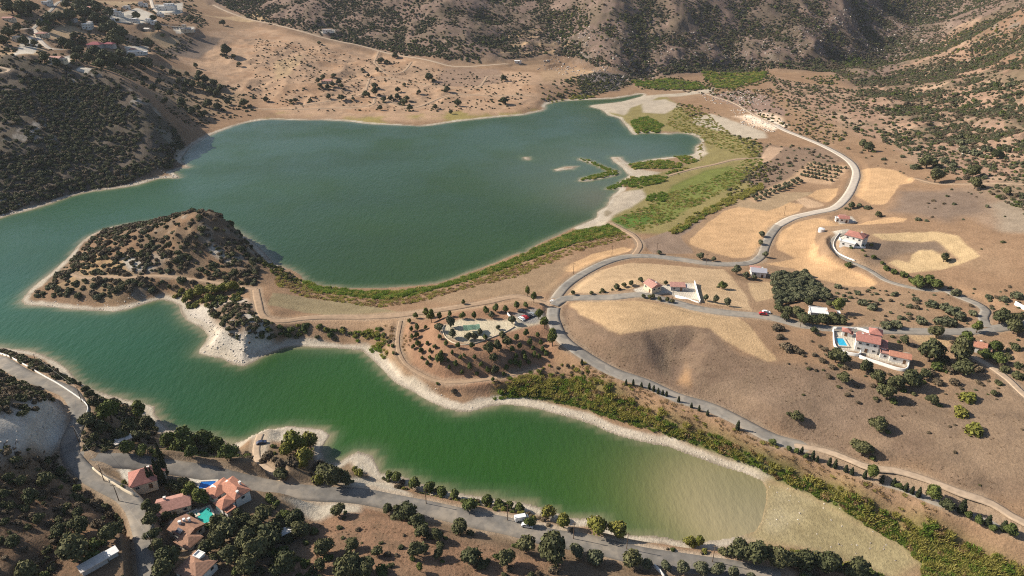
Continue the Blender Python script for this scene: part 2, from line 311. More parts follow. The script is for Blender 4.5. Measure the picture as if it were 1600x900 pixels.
def steps(Zq, h, w_): q_ = Zq/h+.15*fbm(PX, PY, 60, 2, 47); f_ = np.floor(q_); return Zq*(1-w_)+w_*h*(f_+sstep(.55, 1, q_-f_))
Z = steps(Z, 3.2, zone([(775,40),(860,36),(905,62),(905,106),(830,108),(770,102)], 8)); Z = steps(Z, 1.5, .8*zone([(600,150),(700,128),(830,122),(830,168),(700,178),(600,176)], 8)); Z = steps(Z, 3.0, .7*zone([(1430,190),(1600,150),(1800,150),(1800,235),(1500,240)], 10)); Z = steps(Z, 3.4, .6*zone([(850,60),(960,30),(1080,40),(1060,90),(950,100)], 12))
Z = Z - 3.2*zone([(1022,530),(1085,525),(1085,560),(1066,598),(1036,590)], 7)
beach = 0.12 + 0.07*np.clip(dshore, 0, 14)
Z = np.where(dshore > 0, np.maximum(Z*sstep(0, 13, dshore), beach), np.maximum(-0.09*np.abs(dshore)-0.12, -5))
# keep the land off the flooded level away from the lake too
Z = np.where(dshore > 14, np.maximum(Z, 0.9), Z)
MUD = [(1195,745),(1240,760),(1290,780),(1340,810),(1410,850),(1440,880),(1400,905),(1330,880),(1260,858),(1200,850),(1160,840),(1185,815)]
zmud = zone(MUD, 4)
Z = np.where(dshore > 0, Z*(1-zmud) + zmud*np.minimum(Z, 0.25+0.012*np.clip(dshore, 0, 60)), Z)
LEVEL = [(1000,165),(1080,160),(1200,200),(1190,235),(1120,300),(1030,345),(960,345),(960,300),(1090,215),(985,200)]
CUR[0] = Z.reshape(YF.shape)
road_z = []
for (nm, mt, wd, pts), L in zip(ROADS, road_lines):
    z = H(L[:, 0], L[:, 1]); k = 9
    zz = np.convolve(np.pad(z, k, mode='edge'), np.ones(2*k+1)/(2*k+1), 'valid'); road_z.append(np.maximum(zz, 0.7))
# soften joins: where one road starts near another take the other's height
for it in range(2):
    for i, L in enumerate(road_lines):
        for e in (0, -1):
            best = None
            for j, M2 in enumerate(road_lines):
                if i == j: continue
                dd = np.hypot(M2[:, 0]-L[e, 0], M2[:, 1]-L[e, 1]); k = dd.argmin()
                if dd[k] < 10 and (best is None or dd[k] < best[0]): best = (dd[k], road_z[j][k])
            if best:
                dl = best[1]-road_z[i][e]; s = np.hypot(L[:, 0]-L[e, 0], L[:, 1]-L[e, 1])
                road_z[i] = road_z[i] + dl*(1-sstep(0, 40, s))*(0.5 if it == 0 else 1)
dmark = np.full(len(PX), 1e6)                             # distance to the nearest road edge
Zr = Z.copy(); wsum = np.zeros(len(Z)); zsum = np.zeros(len(Z))
for (nm, mt, wd, pts), L, rz in zip(ROADS, road_lines, road_z):
    d, par = np.full(len(PX), 1e6), np.zeros(len(PX)); d[vis], par[vis] = seg_dist(PV, L[::2] if len(L) % 2 else np.vstack([L[:-1:2], L[-1]]), False, 26, True); par = par*2
    m = d < 24
    ii = np.clip(par[m], 0, len(rz)-1.001); i0 = ii.astype(int); zz = rz[i0]*(1-(ii-i0))+rz[i0+1]*(ii-i0)
    hw = wd/2; t = 1-sstep(hw+1.3, hw+ (8 if mt != 'dirt' else 5), d[m])
    wgt = t*t/(0.3+d[m]); zsum[m] += wgt*(zz-0.05); wsum[m] += wgt
    prev = dmark[m]; dmark[m] = np.minimum(prev, d[m]-hw)
    Zr[m] = Zr[m]*(1-t) + t*np.where(wsum[m] > 0, zsum[m]/np.maximum(wsum[m], 1e-9), Zr[m])
Z = np.where(dshore > 2, Zr, Z)
for p, r in pads:
    d = np.hypot(PX-p[0], PY-p[1]); m = d < r*2.0
    z0 = max(np.median(Z[d < r]) if (d < r).any() else p[2], 1.0); t = 1-sstep(r, r*1.9, d[m]); t = t*sstep(0, 3, dmark[m])
    Z[m] = Z[m]*(1-t)+t*z0
ZG = Z.reshape(YF.shape); CUR[0] = ZG

# ------------------------------------------------------------------ ground colours (soils, rocks and dry grass, with one hummock's shade painted in)
col = np.zeros((len(PX), 3)); col[:] = (0.335, 0.212, 0.128)
tuft = np.full(len(PX), 0.35)
def paint(w_, c, tf=None):
    global col, tuft
    w_ = np.clip(w_, 0, 1)[:, None]; col = col*(1-w_)+np.array(c)*w_
    if tf is not None: tuft = tuft*(1-w_[:, 0])+tf*w_[:, 0]
n1 = fbm(PX, PY, 70, 4, 51); n2 = fbm(PX, PY, 22, 4, 61); n3 = fbm(PX, PY, 9, 3, 71)
paint(sstep(-0.1, 0.5, n1), (0.375, 0.25, 0.155))
paint(zfar, (0.245, 0.17, 0.138), 0.9)
paint(zfar*sstep(0.05, 0.45, n2), (0.30, 0.215, 0.17))
RIGHT_SLOPE = [(1200,120),(1330,140),(1400,110),(1460,70),(1520,30),(1900,-40),(1900,330),(1600,330),(1500,280),(1400,230),(1300,190),(1230,160)]
zrs = zone(RIGHT_SLOPE, 12, 10); paint(zrs, (0.41, 0.265, 0.185), 0.6); paint(zrs*sstep(0.1, 0.4, n2), (0.47, 0.325, 0.225))
paint(zone([(1480,60),(1560,20),(1700,0),(1700,200),(1600,150),(1520,110)], 15, 15), (0.30, 0.185, 0.12))
# cliffs: rock on steep ground
gy, gx = np.gradient(ZG); gyy, gxx = np.gradient(YF)[0], np.gradient(XF)[1]
slope = np.hypot(gy/gyy, gx/gxx).ravel()
paint(zgorge*sstep(0.75, 1.1, slope+0.2*n3), (0.235, 0.20, 0.185), 0.3)
paint(zfar*sstep(0.9, 1.3, slope+0.2*n3), (0.24, 0.205, 0.18), 0.3)
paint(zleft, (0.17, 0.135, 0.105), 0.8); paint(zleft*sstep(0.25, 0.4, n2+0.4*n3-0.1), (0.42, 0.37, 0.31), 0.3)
# far shore slopes
TANS = [(420,170),(400,150),(335,140),(300,110),(270,75),(330,50),(400,42),(480,62),(600,85),(700,108),(830,112),(900,125),(840,160),(800,178),(640,190),(450,182)]
paint(zone(TANS, 8, 8), (0.52, 0.345, 0.222), 0.25); paint(zone(TANS, 8, 8)*sstep(.05, .4, n2), (0.45, 0.28, 0.17), 0.3)
paint(zone([(205,135),(260,100),(330,120),(380,150),(330,185),(270,170)], 8, 8), (0.36, 0.25, 0.155), 0.3)
for poly in ([(230,55),(280,60),(330,75),(300,85),(260,75)], [(60,45),(110,35),(130,50),(90,62),(65,58)], [(90,10),(118,12),(118,24),(85,24)], [(0,95),(40,75),(70,76),(60,88)], [(300,20),(400,18),(420,32),(350,30)], [(430,96),(470,88),(460,115),(430,125)], [(140,0),(230,3),(190,12)], [(0,0),(35,3),(50,14),(0,20)]):
    paint(zone(poly, 3, 6), (0.45, 0.32, 0.19), 0.15)
paint(zone([(690,105),(780,108),(790,130),(720,136),(680,132)], 5, 5), (0.33, 0.225, 0.16), 0.3)
paint(zone([(280,65),(320,55),(345,60),(335,75),(310,92),(255,80)], 4, 5), (0.22, 0.165, 0.13), 0.6)  # shadow of the hummock, painted as darker ground
for k, (yy, x0, x1) in enumerate([(46,795,850),(56,790,840),(68,790,890),(80,780,870)]):
    paint(zone([(x0,yy-2),(x1,yy-2),(x1,yy+3),(x0,yy+3)], 2.5, 4), (0.44, 0.30, 0.18), 0.1)
paint(zone([(840,112),(900,105),(935,112),(930,125),(880,122),(850,128)], 4, 5), (0.43, 0.29, 0.175), 0.2)
paint(zone([(905,120),(950,112),(990,118),(960,140),(910,150)], 4, 8), (0.20, 0.165, 0.15), 0.4)
# ochre and green fringe over the far beach
fr = zone([(395,188),(440,176),(600,182),(720,172),(800,178),(845,170),(845,182),(720,192),(640,199),(540,192),(420,190)], 4, 4); paint(fr*sstep(-.3, .3, n2), (0.35, 0.28, 0.10), 0.3)
# head of the lake: marsh, gravel, quarry
MARSH = [(960,345),(985,362),(1045,364),(1110,332),(1180,297),(1200,250),(1180,225),(1170,200),(1120,195),(1090,185),(1040,150),(990,150),(940,170),(985,205),(1060,205),(1100,225),(1095,250),(1000,280),(950,335)]
paint(zone(MARSH, 4, 6), (0.30, 0.25, 0.10), 0.4)
paint(zone([(1000,345),(1020,315),(1050,290),(1100,265),(1140,258),(1170,268),(1150,290),(1110,305),(1075,330),(1030,352)], 3, 5), (0.175, 0.195, 0.05), 0.2)
paint(zone([(955,342),(985,335),(1030,330),(1010,350),(970,358)], 2, 3), (0.10, 0.17, 0.03), 0.2)
for poly in ([(1010,158),(1040,155),(1065,165),(1040,178),(1005,176),(1000,165)], [(1080,184),(1110,178),(1150,190),(1195,205),(1200,216),(1170,218),(1130,206),(1085,194)], [(925,165),(960,160),(1000,150),(1060,146),(1110,138),(1125,132),(1110,145),(1030,152),(985,170),(975,180),(950,175)], [(1075,243),(1085,230),(1098,222),(1105,240),(1090,252)], [(955,245),(975,254),(985,263),(1030,270),(1000,283),(985,270),(970,262)], [(897,355),(932,335),(955,312),(975,300),(1005,295),(1012,308),(985,322),(960,335),(945,350),(910,360)]):
    paint(zone(poly, 2.5, 3), (0.47, 0.40, 0.31), 0.1)
paint(zone([(938,330),(948,328),(958,332),(950,338),(940,337)], 1.5), (0.27, 0.22, 0.15), 0.1)
paint(zone([(1110,150),(1160,140),(1200,150),(1230,180),(1200,185),(1150,168)], 5, 6), (0.33, 0.22, 0.17), 0.6)
paint(zone([(1150,182),(1190,175),(1215,180),(1235,200),(1205,205),(1170,195)], 4, 6), (0.72, 0.54, 0.39), 0.13); paint(zone([(1160,178),(1200,186),(1228,196),(1210,202),(1180,192)], 2, 6, 8), (0.82, 0.68, 0.54), 0.13)
paint(zone([(1195,225),(1240,230),(1290,230),(1320,250),(1240,280),(1180,300),(1170,280)], 5, 5), (0.27, 0.185, 0.13), 0.3)
# fields
TAN = (0.535, 0.345, 0.188)
FIELDS = [([(1080,372),(1110,345),(1130,330),(1165,320),(1230,315),(1257,320),(1250,330),(1215,345),(1198,365),(1184,395),(1165,403),(1145,403),(1110,393),(1076,381)], TAN),
 ([(1212,380),(1220,362),(1245,347),(1275,341),(1307,349),(1362,345),(1395,339),(1420,342),(1412,347),(1350,351),(1277,354),(1272,375),(1280,400),(1312,412),(1340,425),(1372,442),(1360,449),(1325,447),(1282,437),(1240,420),(1195,412),(1243,404),(1215,390)], TAN),
 ([(1347,265),(1375,262),(1400,266),(1430,280),(1422,286),(1405,289),(1397,302),(1382,320),(1360,319),(1335,306),(1341,288)], TAN),
 ([(1360,366),(1412,363),(1462,362),(1495,369),(1507,380),(1532,401),(1505,411),(1475,420),(1445,425),(1417,427),(1387,410),(1400,405),(1420,410),(1425,397),(1435,391),(1455,390),(1470,397),(1492,407),(1502,407),(1462,377),(1417,377),(1380,375)], (0.53,0.385,0.215)),
 ([(885,462),(905,441),(940,422),(985,411),(1040,414),(1100,419),(1130,421),(1150,440),(1170,470),(1175,485),(1095,472),(1075,448),(1010,440),(985,452),(920,459)], (0.50,0.355,0.215)),
 ([(888,476),(905,471),(960,469),(1000,470),(1050,478),(1100,487),(1150,493),(1175,512),(1195,540),(1214,562),(1200,565),(1165,551),(1130,531),(1110,513),(1075,508),(1040,510),(1000,518),(970,522),(950,515),(930,502),(905,490)], (0.47,0.325,0.185)),
 ([(880,418),(925,397),(975,386),(987,389),(972,397),(950,402),(920,415),(900,425),(882,424)], TAN),
 ([(1262,306),(1275,297),(1310,293),(1308,303),(1297,315),(1285,316)], TAN), ([(1242,312),(1258,308),(1285,318),(1288,322),(1262,326)], (0.52,0.36,0.23)), ([(1200,228),(1225,232),(1205,250),(1180,262)], (0.45,0.31,0.21)),
 ([(1168,442),(1200,440),(1218,455),(1215,465),(1182,472),(1172,455)], (0.50,0.355,0.21)),
 ([(1415,522),(1490,521),(1485,540),(1465,552),(1440,540)], (0.45,0.31,0.175)),
 ([(425,457),(450,460),(520,470),(560,473),(628,488),(600,495),(550,496),(510,493),(470,487),(418,476)], (0.27,0.215,0.125)),
 ([(1000,376),(1080,347),(1110,332),(1092,350),(1062,370),(1077,386),(1085,396),(1020,396)], (0.265,0.19,0.14)),
 ([(1275,300),(1200,330),(1130,320),(1180,300)], (0.36,0.26,0.16))]
BROWN = [(884,478),(905,491),(950,516),(970,523),(1000,519),(1040,511),(1075,509),(1110,514),(1165,553),(1215,567),(1290,575),(1400,610),(1500,640),(1700,650),(1700,840),(1550,780),(1440,735),(1360,725),(1290,702),(1200,665),(1060,610),(960,575),(900,545),(878,508)]
paint(zone(BROWN, 3, 4), (0.235, 0.16, 0.11), 0.55)
paint(zone([(1170,590),(1300,600),(1360,640),(1420,700),(1340,700),(1220,660),(1120,620)], 12, 14), (0.285, 0.20, 0.14), 0.5)
paint(zone([(1400,620),(1520,600),(1640,640),(1660,800),(1550,760),(1440,720)], 12, 14), (0.30, 0.21, 0.14), 0.45)
paint(zone([(1000,520),(1080,515),(1130,540),(1090,590),(1060,600),(1010,570)], 8, 6), (0.205, 0.14, 0.10), 0.5)
paint(zone([(1030,570),(1048,520),(1054,520),(1045,590)], 2, 2), (0.28, 0.20, 0.135), 0.4)
paint(zone([(1072,560),(1082,578),(1078,602),(1060,598)], 2, 3), (0.38, 0.235, 0.13), 0.3)
paint(zone([(1480,295),(1560,290),(1640,300),(1640,360),(1560,355),(1480,330)], 6, 10), (0.345, 0.24, 0.165), 0.4)
paint(zone([(1545,320),(1590,312),(1660,330),(1640,362),(1570,360)], 5, 5), (0.36, 0.285, 0.21), 0.3)
paint(zone([(1360,378),(1460,378),(1480,392),(1420,395),(1370,415),(1350,400)], 4, 5), (0.25, 0.18, 0.13), 0.5)
paint(zone([(1410,300),(1520,300),(1540,330),(1480,345),(1390,330)], 8, 10), (0.25, 0.18, 0.135), 0.6)
for pts, c in FIELDS: paint(zone(pts, .7, 1.0, 12), c, 0.06)
# picnic park, neck, island soils
paint(zone([(625,495),(860,470),(870,545),(850,590),(760,615),(700,610),(640,575)], 4, 4), (0.36, 0.21, 0.13), 0.3)
paint(zone([(690,512),(720,500),(790,500),(830,488),(850,492),(840,505),(800,515),(770,525),(730,535),(700,528)], 2, 2), (0.58, 0.50, 0.36), 0.1)
paint(zone([(802,490),(835,482),(852,492),(838,505),(815,506)], 2, 1), (0.27, 0.255, 0.24), 0.05)
paint(zone([(430,497),(620,488),(850,462),(860,480),(700,490),(600,510),(450,512)], 4, 4), (0.40, 0.265, 0.165), 0.2)
paint(zone([(640,470),(800,430),(900,400),(860,455),(700,475)], 5, 5), (0.34, 0.235, 0.145), 0.4)
paint(zisle, (0.28, 0.175, 0.105), 0.8); paint(zisle*sstep(0.12, 0.36, n2), (0.44, 0.295, 0.155), 0.3); paint(zisle*0.7*sstep(0.42, 0.6, fbm(PX, PY, 14, 3, 91)), (0.40, 0.35, 0.29), 0.3)
for poly in ([(322,385),(332,380),(368,405),(360,412)], [(260,400),(290,400),(292,412),(262,410)], [(190,398),(230,412),(240,424),(205,420)]): paint(zone(poly, 2, 3), (0.50, 0.45, 0.38), 0.2)
paint(zone([(280,480),(330,478),(380,470),(420,500),(430,540),(380,572),(300,555)], 3, 4), (0.66, 0.59, 0.50), 0.3); paint(zone([(330,478),(400,475),(420,530),(380,535),(345,520)], 3, 4)*sstep(-.4, .1, n2), (0.25, 0.175, 0.12), 0.6)
# near bank
paint(zone([(-60,600),(60,590),(100,650),(230,650),(240,690),(520,700),(600,760),(720,790),(900,850),(1100,890),(1300,960),(-60,960)], 5, 4), (0.235, 0.165, 0.105), 0.5)
paint(zone([(0,760),(80,755),(200,800),(215,860),(200,930),(0,930)], 6, 8), (0.24, 0.15, 0.095), 0.8)
paint(zone([(30,760),(60,770),(170,840),(160,860),(130,845),(100,815)], 3, 6), (0.38, 0.215, 0.115), 0.3)
paint(zone([(-20,650),(60,622),(88,625),(106,650),(104,690),(60,702),(-20,720)], 3, 4), (0.66, 0.60, 0.52), 0.3)
paint(zone([(490,808),(560,780),(640,800),(700,830),(760,850),(880,885),(700,910),(480,900)], 6, 5), (0.31, 0.185, 0.115), 0.6)
for poly in ([(440,778),(500,782),(565,785),(560,800),(520,802),(495,812),(478,806),(460,790)], [(530,752),(560,745),(610,752),(650,780),(620,778),(545,772)], [(390,680),(420,672),(470,668),(500,672),(460,690),(425,690),(408,720),(398,700)], [(640,772),(700,786),(780,800),(830,812),(900,828),(900,840),(800,812),(700,792)], [(900,835),(1000,850),(1100,866),(1130,870),(1130,880),(1000,862)], [(436,815),(452,810),(455,838),(440,836)], [(540,708),(560,702),(585,712),(592,738),(560,735)]):
    paint(zone(poly, 2, 2), (0.52, 0.455, 0.36), 0.1)
paint(zone([(438,875),(470,880),(520,895),(500,920),(430,920)], 3, 5), (0.36, 0.22, 0.14), 0.3)
STRIP = [(770,612),(830,590),(900,588),(960,606),(1040,645),(1120,680),(1200,720),(1280,752),(1360,782),(1430,808),(1500,842),(1620,900),(1620,960),(1440,960),(1445,885),(1410,848),(1340,808),(1290,778),(1240,757),(1200,738),(1150,714),(1080,688),(1020,668),(960,650),(900,630),(850,620),(800,618)]
FRINGE = [(760,626),(800,606),(850,610),(900,622),(960,642),(1020,660),(1080,680),(1150,706),(1200,728),(1240,746),(1290,766),(1340,796),(1410,838),(1460,870),(1600,905),(1600,960),(1440,960),(1444,884),(1408,850),(1338,810),(1288,780),(1238,759),(1198,740),(1148,716),(1078,690),(1018,672),(958,654),(898,634),(850,623),(800,620)]
# low heath and dry herbs between the bushes
h1 = fbm(PX, PY, 26, 5, 171, .62); h2 = fbm(PX, PY, 7, 4, 181, .6)
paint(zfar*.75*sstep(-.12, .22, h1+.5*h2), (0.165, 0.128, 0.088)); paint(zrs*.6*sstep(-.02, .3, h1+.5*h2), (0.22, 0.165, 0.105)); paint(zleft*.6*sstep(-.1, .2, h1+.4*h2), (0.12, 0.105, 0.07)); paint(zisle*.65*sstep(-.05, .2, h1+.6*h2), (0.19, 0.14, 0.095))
nearz = zone([(-60,690),(110,735),(215,860),(480,810),(640,795),(900,880),(1100,900),(900,960),(-60,960)], 5, 4); paint(nearz*.55*sstep(.0, .25, h1*.6+.7*h2), (0.185, 0.125, 0.08))
zb_ = zone(BROWN, 3, 4); paint(zb_*.5*sstep(.0, .3, h1*.7+.6*h2), (0.195, 0.138, 0.098)); paint(zb_*.4*sstep(.08, .3, -h1*.6+.6*h2), (0.32, 0.225, 0.15))
zt_ = zone(TANS, 8, 8); paint(zt_*.5*sstep(.08, .34, h1+.5*h2), (0.33, 0.225, 0.15))
# roadside verges, then the beach
for L, (nm, mt, wd, pts) in zip(road_lines, ROADS): pass
verge = 1-sstep(0.2, 2.2, dmark+1.6*n3); paint(verge*0.6, (0.43, 0.33, 0.235), 0.15)
paint(zone(STRIP, 2.5, 2)*(dmark > 1), (0.235, 0.19, 0.075), 0.4); paint(zone(FRINGE, 2, 2), (0.085, 0.125, 0.03), 0.3)
rb_ = zone([(470,437),(500,448),(560,455),(620,455),(680,447),(740,428),(800,405),(850,382),(900,360),(950,352),(975,358),(960,368),(900,380),(860,394),(800,416),(740,436),(690,450),(640,464),(600,468),(540,462),(490,455)], 2, 2); paint(rb_, (0.10, 0.13, 0.035), 0.3)
bw = 4.2 + 2.5*n2 + 1.8*n3
bz = (1-sstep(bw-1.5, bw+1.5, dshore))*(dshore < 60)
REED_EDGE = [(430,405),(500,440),(600,445),(700,430),(800,392),(860,370),(900,352),(905,365),(800,410),(700,445),(600,458),(480,452)]
bz = bz*(1-zone(REED_EDGE, 3))
bz = bz*(1-.3*sstep(.8, 1.3, slope)); bz = bz*(1-zone([(1160,738),(1225,748),(1245,800),(1210,840),(1165,838),(1180,790)], 4, 3)); line_ = .5+.5*np.sin(dshore*2.1+2.2*n3+1.5*n2); paint(bz, (0.50, 0.44, 0.355), 0.08); paint(bz*line_*.4, (0.40, 0.335, 0.25), 0.08)
zbr = zone([(545,545),(600,560),(700,610),(800,612),(900,635),(1000,672),(1100,705),(1200,745),(1190,760),(1050,715),(900,665),(800,655),(700,655),(600,610)], 2, 1)*(dshore > 0)*(1-sstep(4.5, 6.5, dshore+1.2*n3)); paint(zbr, (0.53, 0.46, 0.365), 0.08)
paint(zmud*(dshore > 0), (0.335, 0.275, 0.15), 0.1); paint(zmud*(dshore > 0)*sstep(0.05, 0.4, fbm(PX, PY, 35, 4, 101)), (0.40, 0.34, 0.21), 0.1)
wet = (1-sstep(0.3, 1.6, dshore+0.8*n3))*(dshore > -60)*(1-zmud)*(1-zone([(1150,735),(1215,745),(1225,800),(1200,850),(1100,850),(1170,830)], 4)); paint(wet*0.7, (0.22, 0.18, 0.13), 0)
paint(zone([(1262,252),(1330,260),(1300,290),(1245,282),(1180,317),(1165,308),(1240,275)], 2, 2), (0.44, 0.295, 0.185), 0.2)
YARDS = [[(287,740),(300,733),(320,740),(338,757),(320,764),(298,752)], [(184,734),(198,728),(212,742),(224,764),(205,765),(195,750)], [(1302,516),(1345,518),(1382,545),(1420,552),(1416,574),(1370,562),(1340,550),(1309,546)], [(990,452),(1010,446),(1045,445),(1085,443),(1093,470),(1060,466),(1045,458),(1000,462)],
 [(1505,530),(1520,540),(1508,552),(1499,545)], [(1300,362),(1325,358),(1345,376),(1330,384),(1318,382)], [(1305,340),(1330,338),(1340,348),(1312,350)], [(265,815),(280,812),(292,838),(285,850),(268,835)], [(326,795),(345,795),(350,808),(335,808)], [(310,795),(330,793),(338,808),(322,818),(306,812)],
 [(30,70),(50,55),(60,68),(50,84),(20,88)], [(165,22),(215,12),(240,22),(220,36),(175,34)], [(205,28),(245,30),(240,38),(210,38)], [(240,8),(285,4),(285,20),(250,22)], [(75,88),(110,86),(112,100),(80,102)], [(195,72),(232,72),(228,86),(200,88)], [(270,44),(305,42),(305,50),(275,52)], [(145,108),(125,103),(118,110),(135,116)], [(500,48),(525,46),(525,52),(500,53)], [(95,340,'w'),(96,340,'w'),(95,341,'w')]]
for q_ in YARDS: paint(zone(q_, .8, .6, 5), (0.60, 0.545, 0.46), 0.02)
paint(zone([(352,796),(372,795),(384,806),(372,815),(355,812)], 1.5, 1, 6), (0.055, 0.085, 0.025), 0.05)
soft_ = np.where(tuft > 0.2, 0.80, 0.90); col *= soft_[:, None]
col *= (1+0.10*n3+0.07*n2)[:, None]
col = np.clip(col, 0.01, 0.9)

# ------------------------------------------------------------------ material helpers
def mat(name):
    m = bpy.data.materials.new(name); m.use_nodes = True; t = m.node_tree
    b = t.nodes['Principled BSDF']; b.inputs['Roughness'].default_value = 0.85
    b.inputs['Specular IOR Level'].default_value = 0.25
    return m, t, b
def N(t, kind, **kw):
    n_ = t.nodes.new(kind)
    for k, v in kw.items():
        if k in n_.inputs: n_.inputs[k].default_value = v
        else: setattr(n_, k, v)
    return n_
def mixc(t, fac, a, b, mode='MIX'):
    m = t.nodes.new('ShaderNodeMix'); m.data_type = 'RGBA'; m.blend_type = mode
    for sock, v in ((m.inputs[0], fac), (m.inputs[6], a), (m.inputs[7], b)):
        if hasattr(v, 'links') or hasattr(v, 'is_linked'): t.links.new(v, sock)
        else: sock.default_value = v if not isinstance(v, tuple) else (*v, 1) if len(v) == 3 else v
    return m.outputs[2]
def ramp(t, src, lo, hi, c0=(0, 0, 0), c1=(1, 1, 1)):
    r = t.nodes.new('ShaderNodeValToRGB'); r.color_ramp.elements[0].position = lo; r.color_ramp.elements[1].position = hi
    r.color_ramp.elements[0].color = (*c0, 1); r.color_ramp.elements[1].color = (*c1, 1); t.links.new(src, r.inputs[0]); return r.outputs[0]
def noise_tex(t, scale, detail=4, rough=0.55, vec=None):
    n_ = N(t, 'ShaderNodeTexNoise', Scale=scale, Detail=detail, Roughness=rough)
    if vec is None:
        g = t.nodes.new('ShaderNodeNewGeometry'); vec = g.outputs['Position']
    t.links.new(vec, n_.inputs['Vector']); return n_.outputs['Fac']
def bump(t, b, h, strength=0.4, dist=0.3):
    bp = N(t, 'ShaderNodeBump', Strength=strength, Distance=dist); t.links.new(h, bp.inputs['Height']); t.links.new(bp.outputs[0], b.inputs['Normal'])

def simple_mat(name, c, var=0.15, scale=2.0, rough=0.8, spec=0.25, bmp=0.0):
    m, t, b = mat(name); b.inputs['Roughness'].default_value = rough; b.inputs['Specular IOR Level'].default_value = spec
    n_ = noise_tex(t, scale, 5); lo = tuple(x*(1-var*1.6) for x in c); hi = tuple(min(1, x*(1+var)) for x in c)
    t.links.new(ramp(t, n_, 0.3, 0.7, lo, hi), b.inputs['Base Color'])
    if bmp: bump(t, b, n_, bmp, 0.1)
    return m

def mesh_from_grid(name, verts, nr, nc, keep=None):
    idx = np.arange(nr*nc).reshape(nr, nc)
    q = np.stack([idx[:-1, :-1], idx[:-1, 1:], idx[1:, 1:], idx[1:, :-1]], -1).reshape(-1, 4)
    if keep is not None: q = q[keep[q].any(1)]
    return mesh_np(name, verts, q)
def mesh_np(name, verts, quads):
    me = bpy.data.meshes.new(name); k = quads.shape[1]
    me.vertices.add(len(verts)); me.vertices.foreach_set('co', np.ascontiguousarray(verts, np.float32).ravel())
    me.loops.add(quads.size); me.loops.foreach_set('vertex_index', np.ascontiguousarray(quads, np.int32).ravel())
    me.polygons.add(len(quads)); me.polygons.foreach_set('loop_start', np.arange(0, quads.size, k, dtype=np.int32))
    me.update(calc_edges=True); return me
def add_attr(me, name, typ, data):
    a = me.attributes.new(name, typ, 'POINT')
    if typ == 'FLOAT_COLOR': a.data.foreach_set('color', np.c_[data, np.ones(len(data))].astype(np.float32).ravel())
    elif typ == 'FLOAT_VECTOR': a.data.foreach_set('vector', np.asarray(data, np.float32).ravel())
    else: a.data.foreach_set('value', np.asarray(data, np.float32 if typ == 'FLOAT' else np.int32))
def smooth(me):
    me.polygons.foreach_set('use_smooth', np.ones(len(me.polygons), bool)); me.update()
def struct(o, kind='structure'): o['kind'] = kind; return o

gm, t, b = mat('ground_soil')
at = N(t, 'ShaderNodeAttribute', attribute_name='soil'); tf = N(t, 'ShaderNodeAttribute', attribute_name='tuft')
na = noise_tex(t, 0.9, 6, 0.65); nb = noise_tex(t, 0.16, 5, 0.6); nc_ = noise_tex(t, 2.2, 3, 0.6)
c1 = mixc(t, 1.0, at.outputs['Color'], ramp(t, na, 0.25, 0.75, (0.74, 0.73, 0.72), (1.22, 1.22, 1.2)), 'MULTIPLY')
c2 = mixc(t, 1.0, c1, ramp(t, nb, 0.3, 0.7, (0.86, 0.85, 0.84), (1.12, 1.12, 1.12)), 'MULTIPLY')
sp_ = N(t, 'ShaderNodeMath', operation='MULTIPLY'); t.links.new(ramp(t, nc_, 0.53, 0.62), sp_.inputs[0]); t.links.new(tf.outputs['Fac'], sp_.inputs[1])
c3 = mixc(t, sp_.outputs[0], c2, (0.105, 0.08, 0.05))
g2 = t.nodes.new('ShaderNodeNewGeometry'); wv = N(t, 'ShaderNodeTexWave', Scale=0.30, Distortion=2.5, Detail=2.0); wv.inputs['Detail Scale'].default_value = .35; mp2 = N(t, 'ShaderNodeMapping', Rotation=(0, 0, R(24))); t.links.new(g2.outputs['Position'], mp2.inputs[0]); t.links.new(mp2.outputs[0], wv.inputs[0])
fm = N(t, 'ShaderNodeMath', operation='MULTIPLY'); t.links.new(ramp(t, tf.outputs['Fac'], .055, .065, (1, 1, 1), (0, 0, 0)), fm.inputs[0]); fm.inputs[1].default_value = .8   # harvested fields show their rows
c3 = mixc(t, fm.outputs[0], c3, mixc(t, 1.0, c3, ramp(t, wv.outputs['Fac'], .1, .9, (.87, .86, .84), (1.08, 1.08, 1.08)), 'MULTIPLY'))
t.links.new(c3, b.inputs['Base Color']); b.inputs['Roughness'].default_value = 0.95; b.inputs['Specular IOR Level'].default_value = 0.1
bump(t, b, na, 0.55, 0.8)
me = mesh_from_grid('ground', np.c_[PX, PY, Z], NR+1, NC+1)
add_attr(me, 'soil', 'FLOAT_COLOR', col); add_attr(me, 'tuft', 'FLOAT', tuft); smooth(me)
me.materials.append(gm); ground = bpy.data.objects.new('ground', me); C.objects.link(ground); struct(ground)

# ------------------------------------------------------------------ water: one sheet at z = 0
wx = np.arange(-760, 460, 4.0); wy = np.arange(150, 1120, 4.0)
WX, WY = np.meshgrid(wx, wy); WP = np.c_[WX.ravel(), WY.ravel()]
wd_ = lake_sd(WP, 130); wd_ = np.clip(wd_, -50, 120)
x, y = WP[:, 0], WP[:, 1]
deep = np.zeros((len(WP), 3)); deep[:] = (0.026, 0.057, 0.012)
def wpaint(w_, c):
    global deep
    deep = deep*(1-np.clip(w_, 0, 1)[:, None])+np.array(c)*np.clip(w_, 0, 1)[:, None]
NEAR = flat_poly([(0,400),(60,440),(40,490),(280,500),(330,570),(420,570),(560,555),(640,620),(740,655),(900,665),(1220,770),(1180,860),(900,830),(520,740),(250,690),(0,560),(-200,520)])
zn = sstep(-25, 25, seg_dist(WP, NEAR, True, 300)); wpaint(zn, (0.016, 0.066, 0.022))
ARM = flat_poly([(400,580),(560,560),(640,625),(740,660),(900,672),(1210,770),(1180,850),(900,830),(520,740),(420,690)])
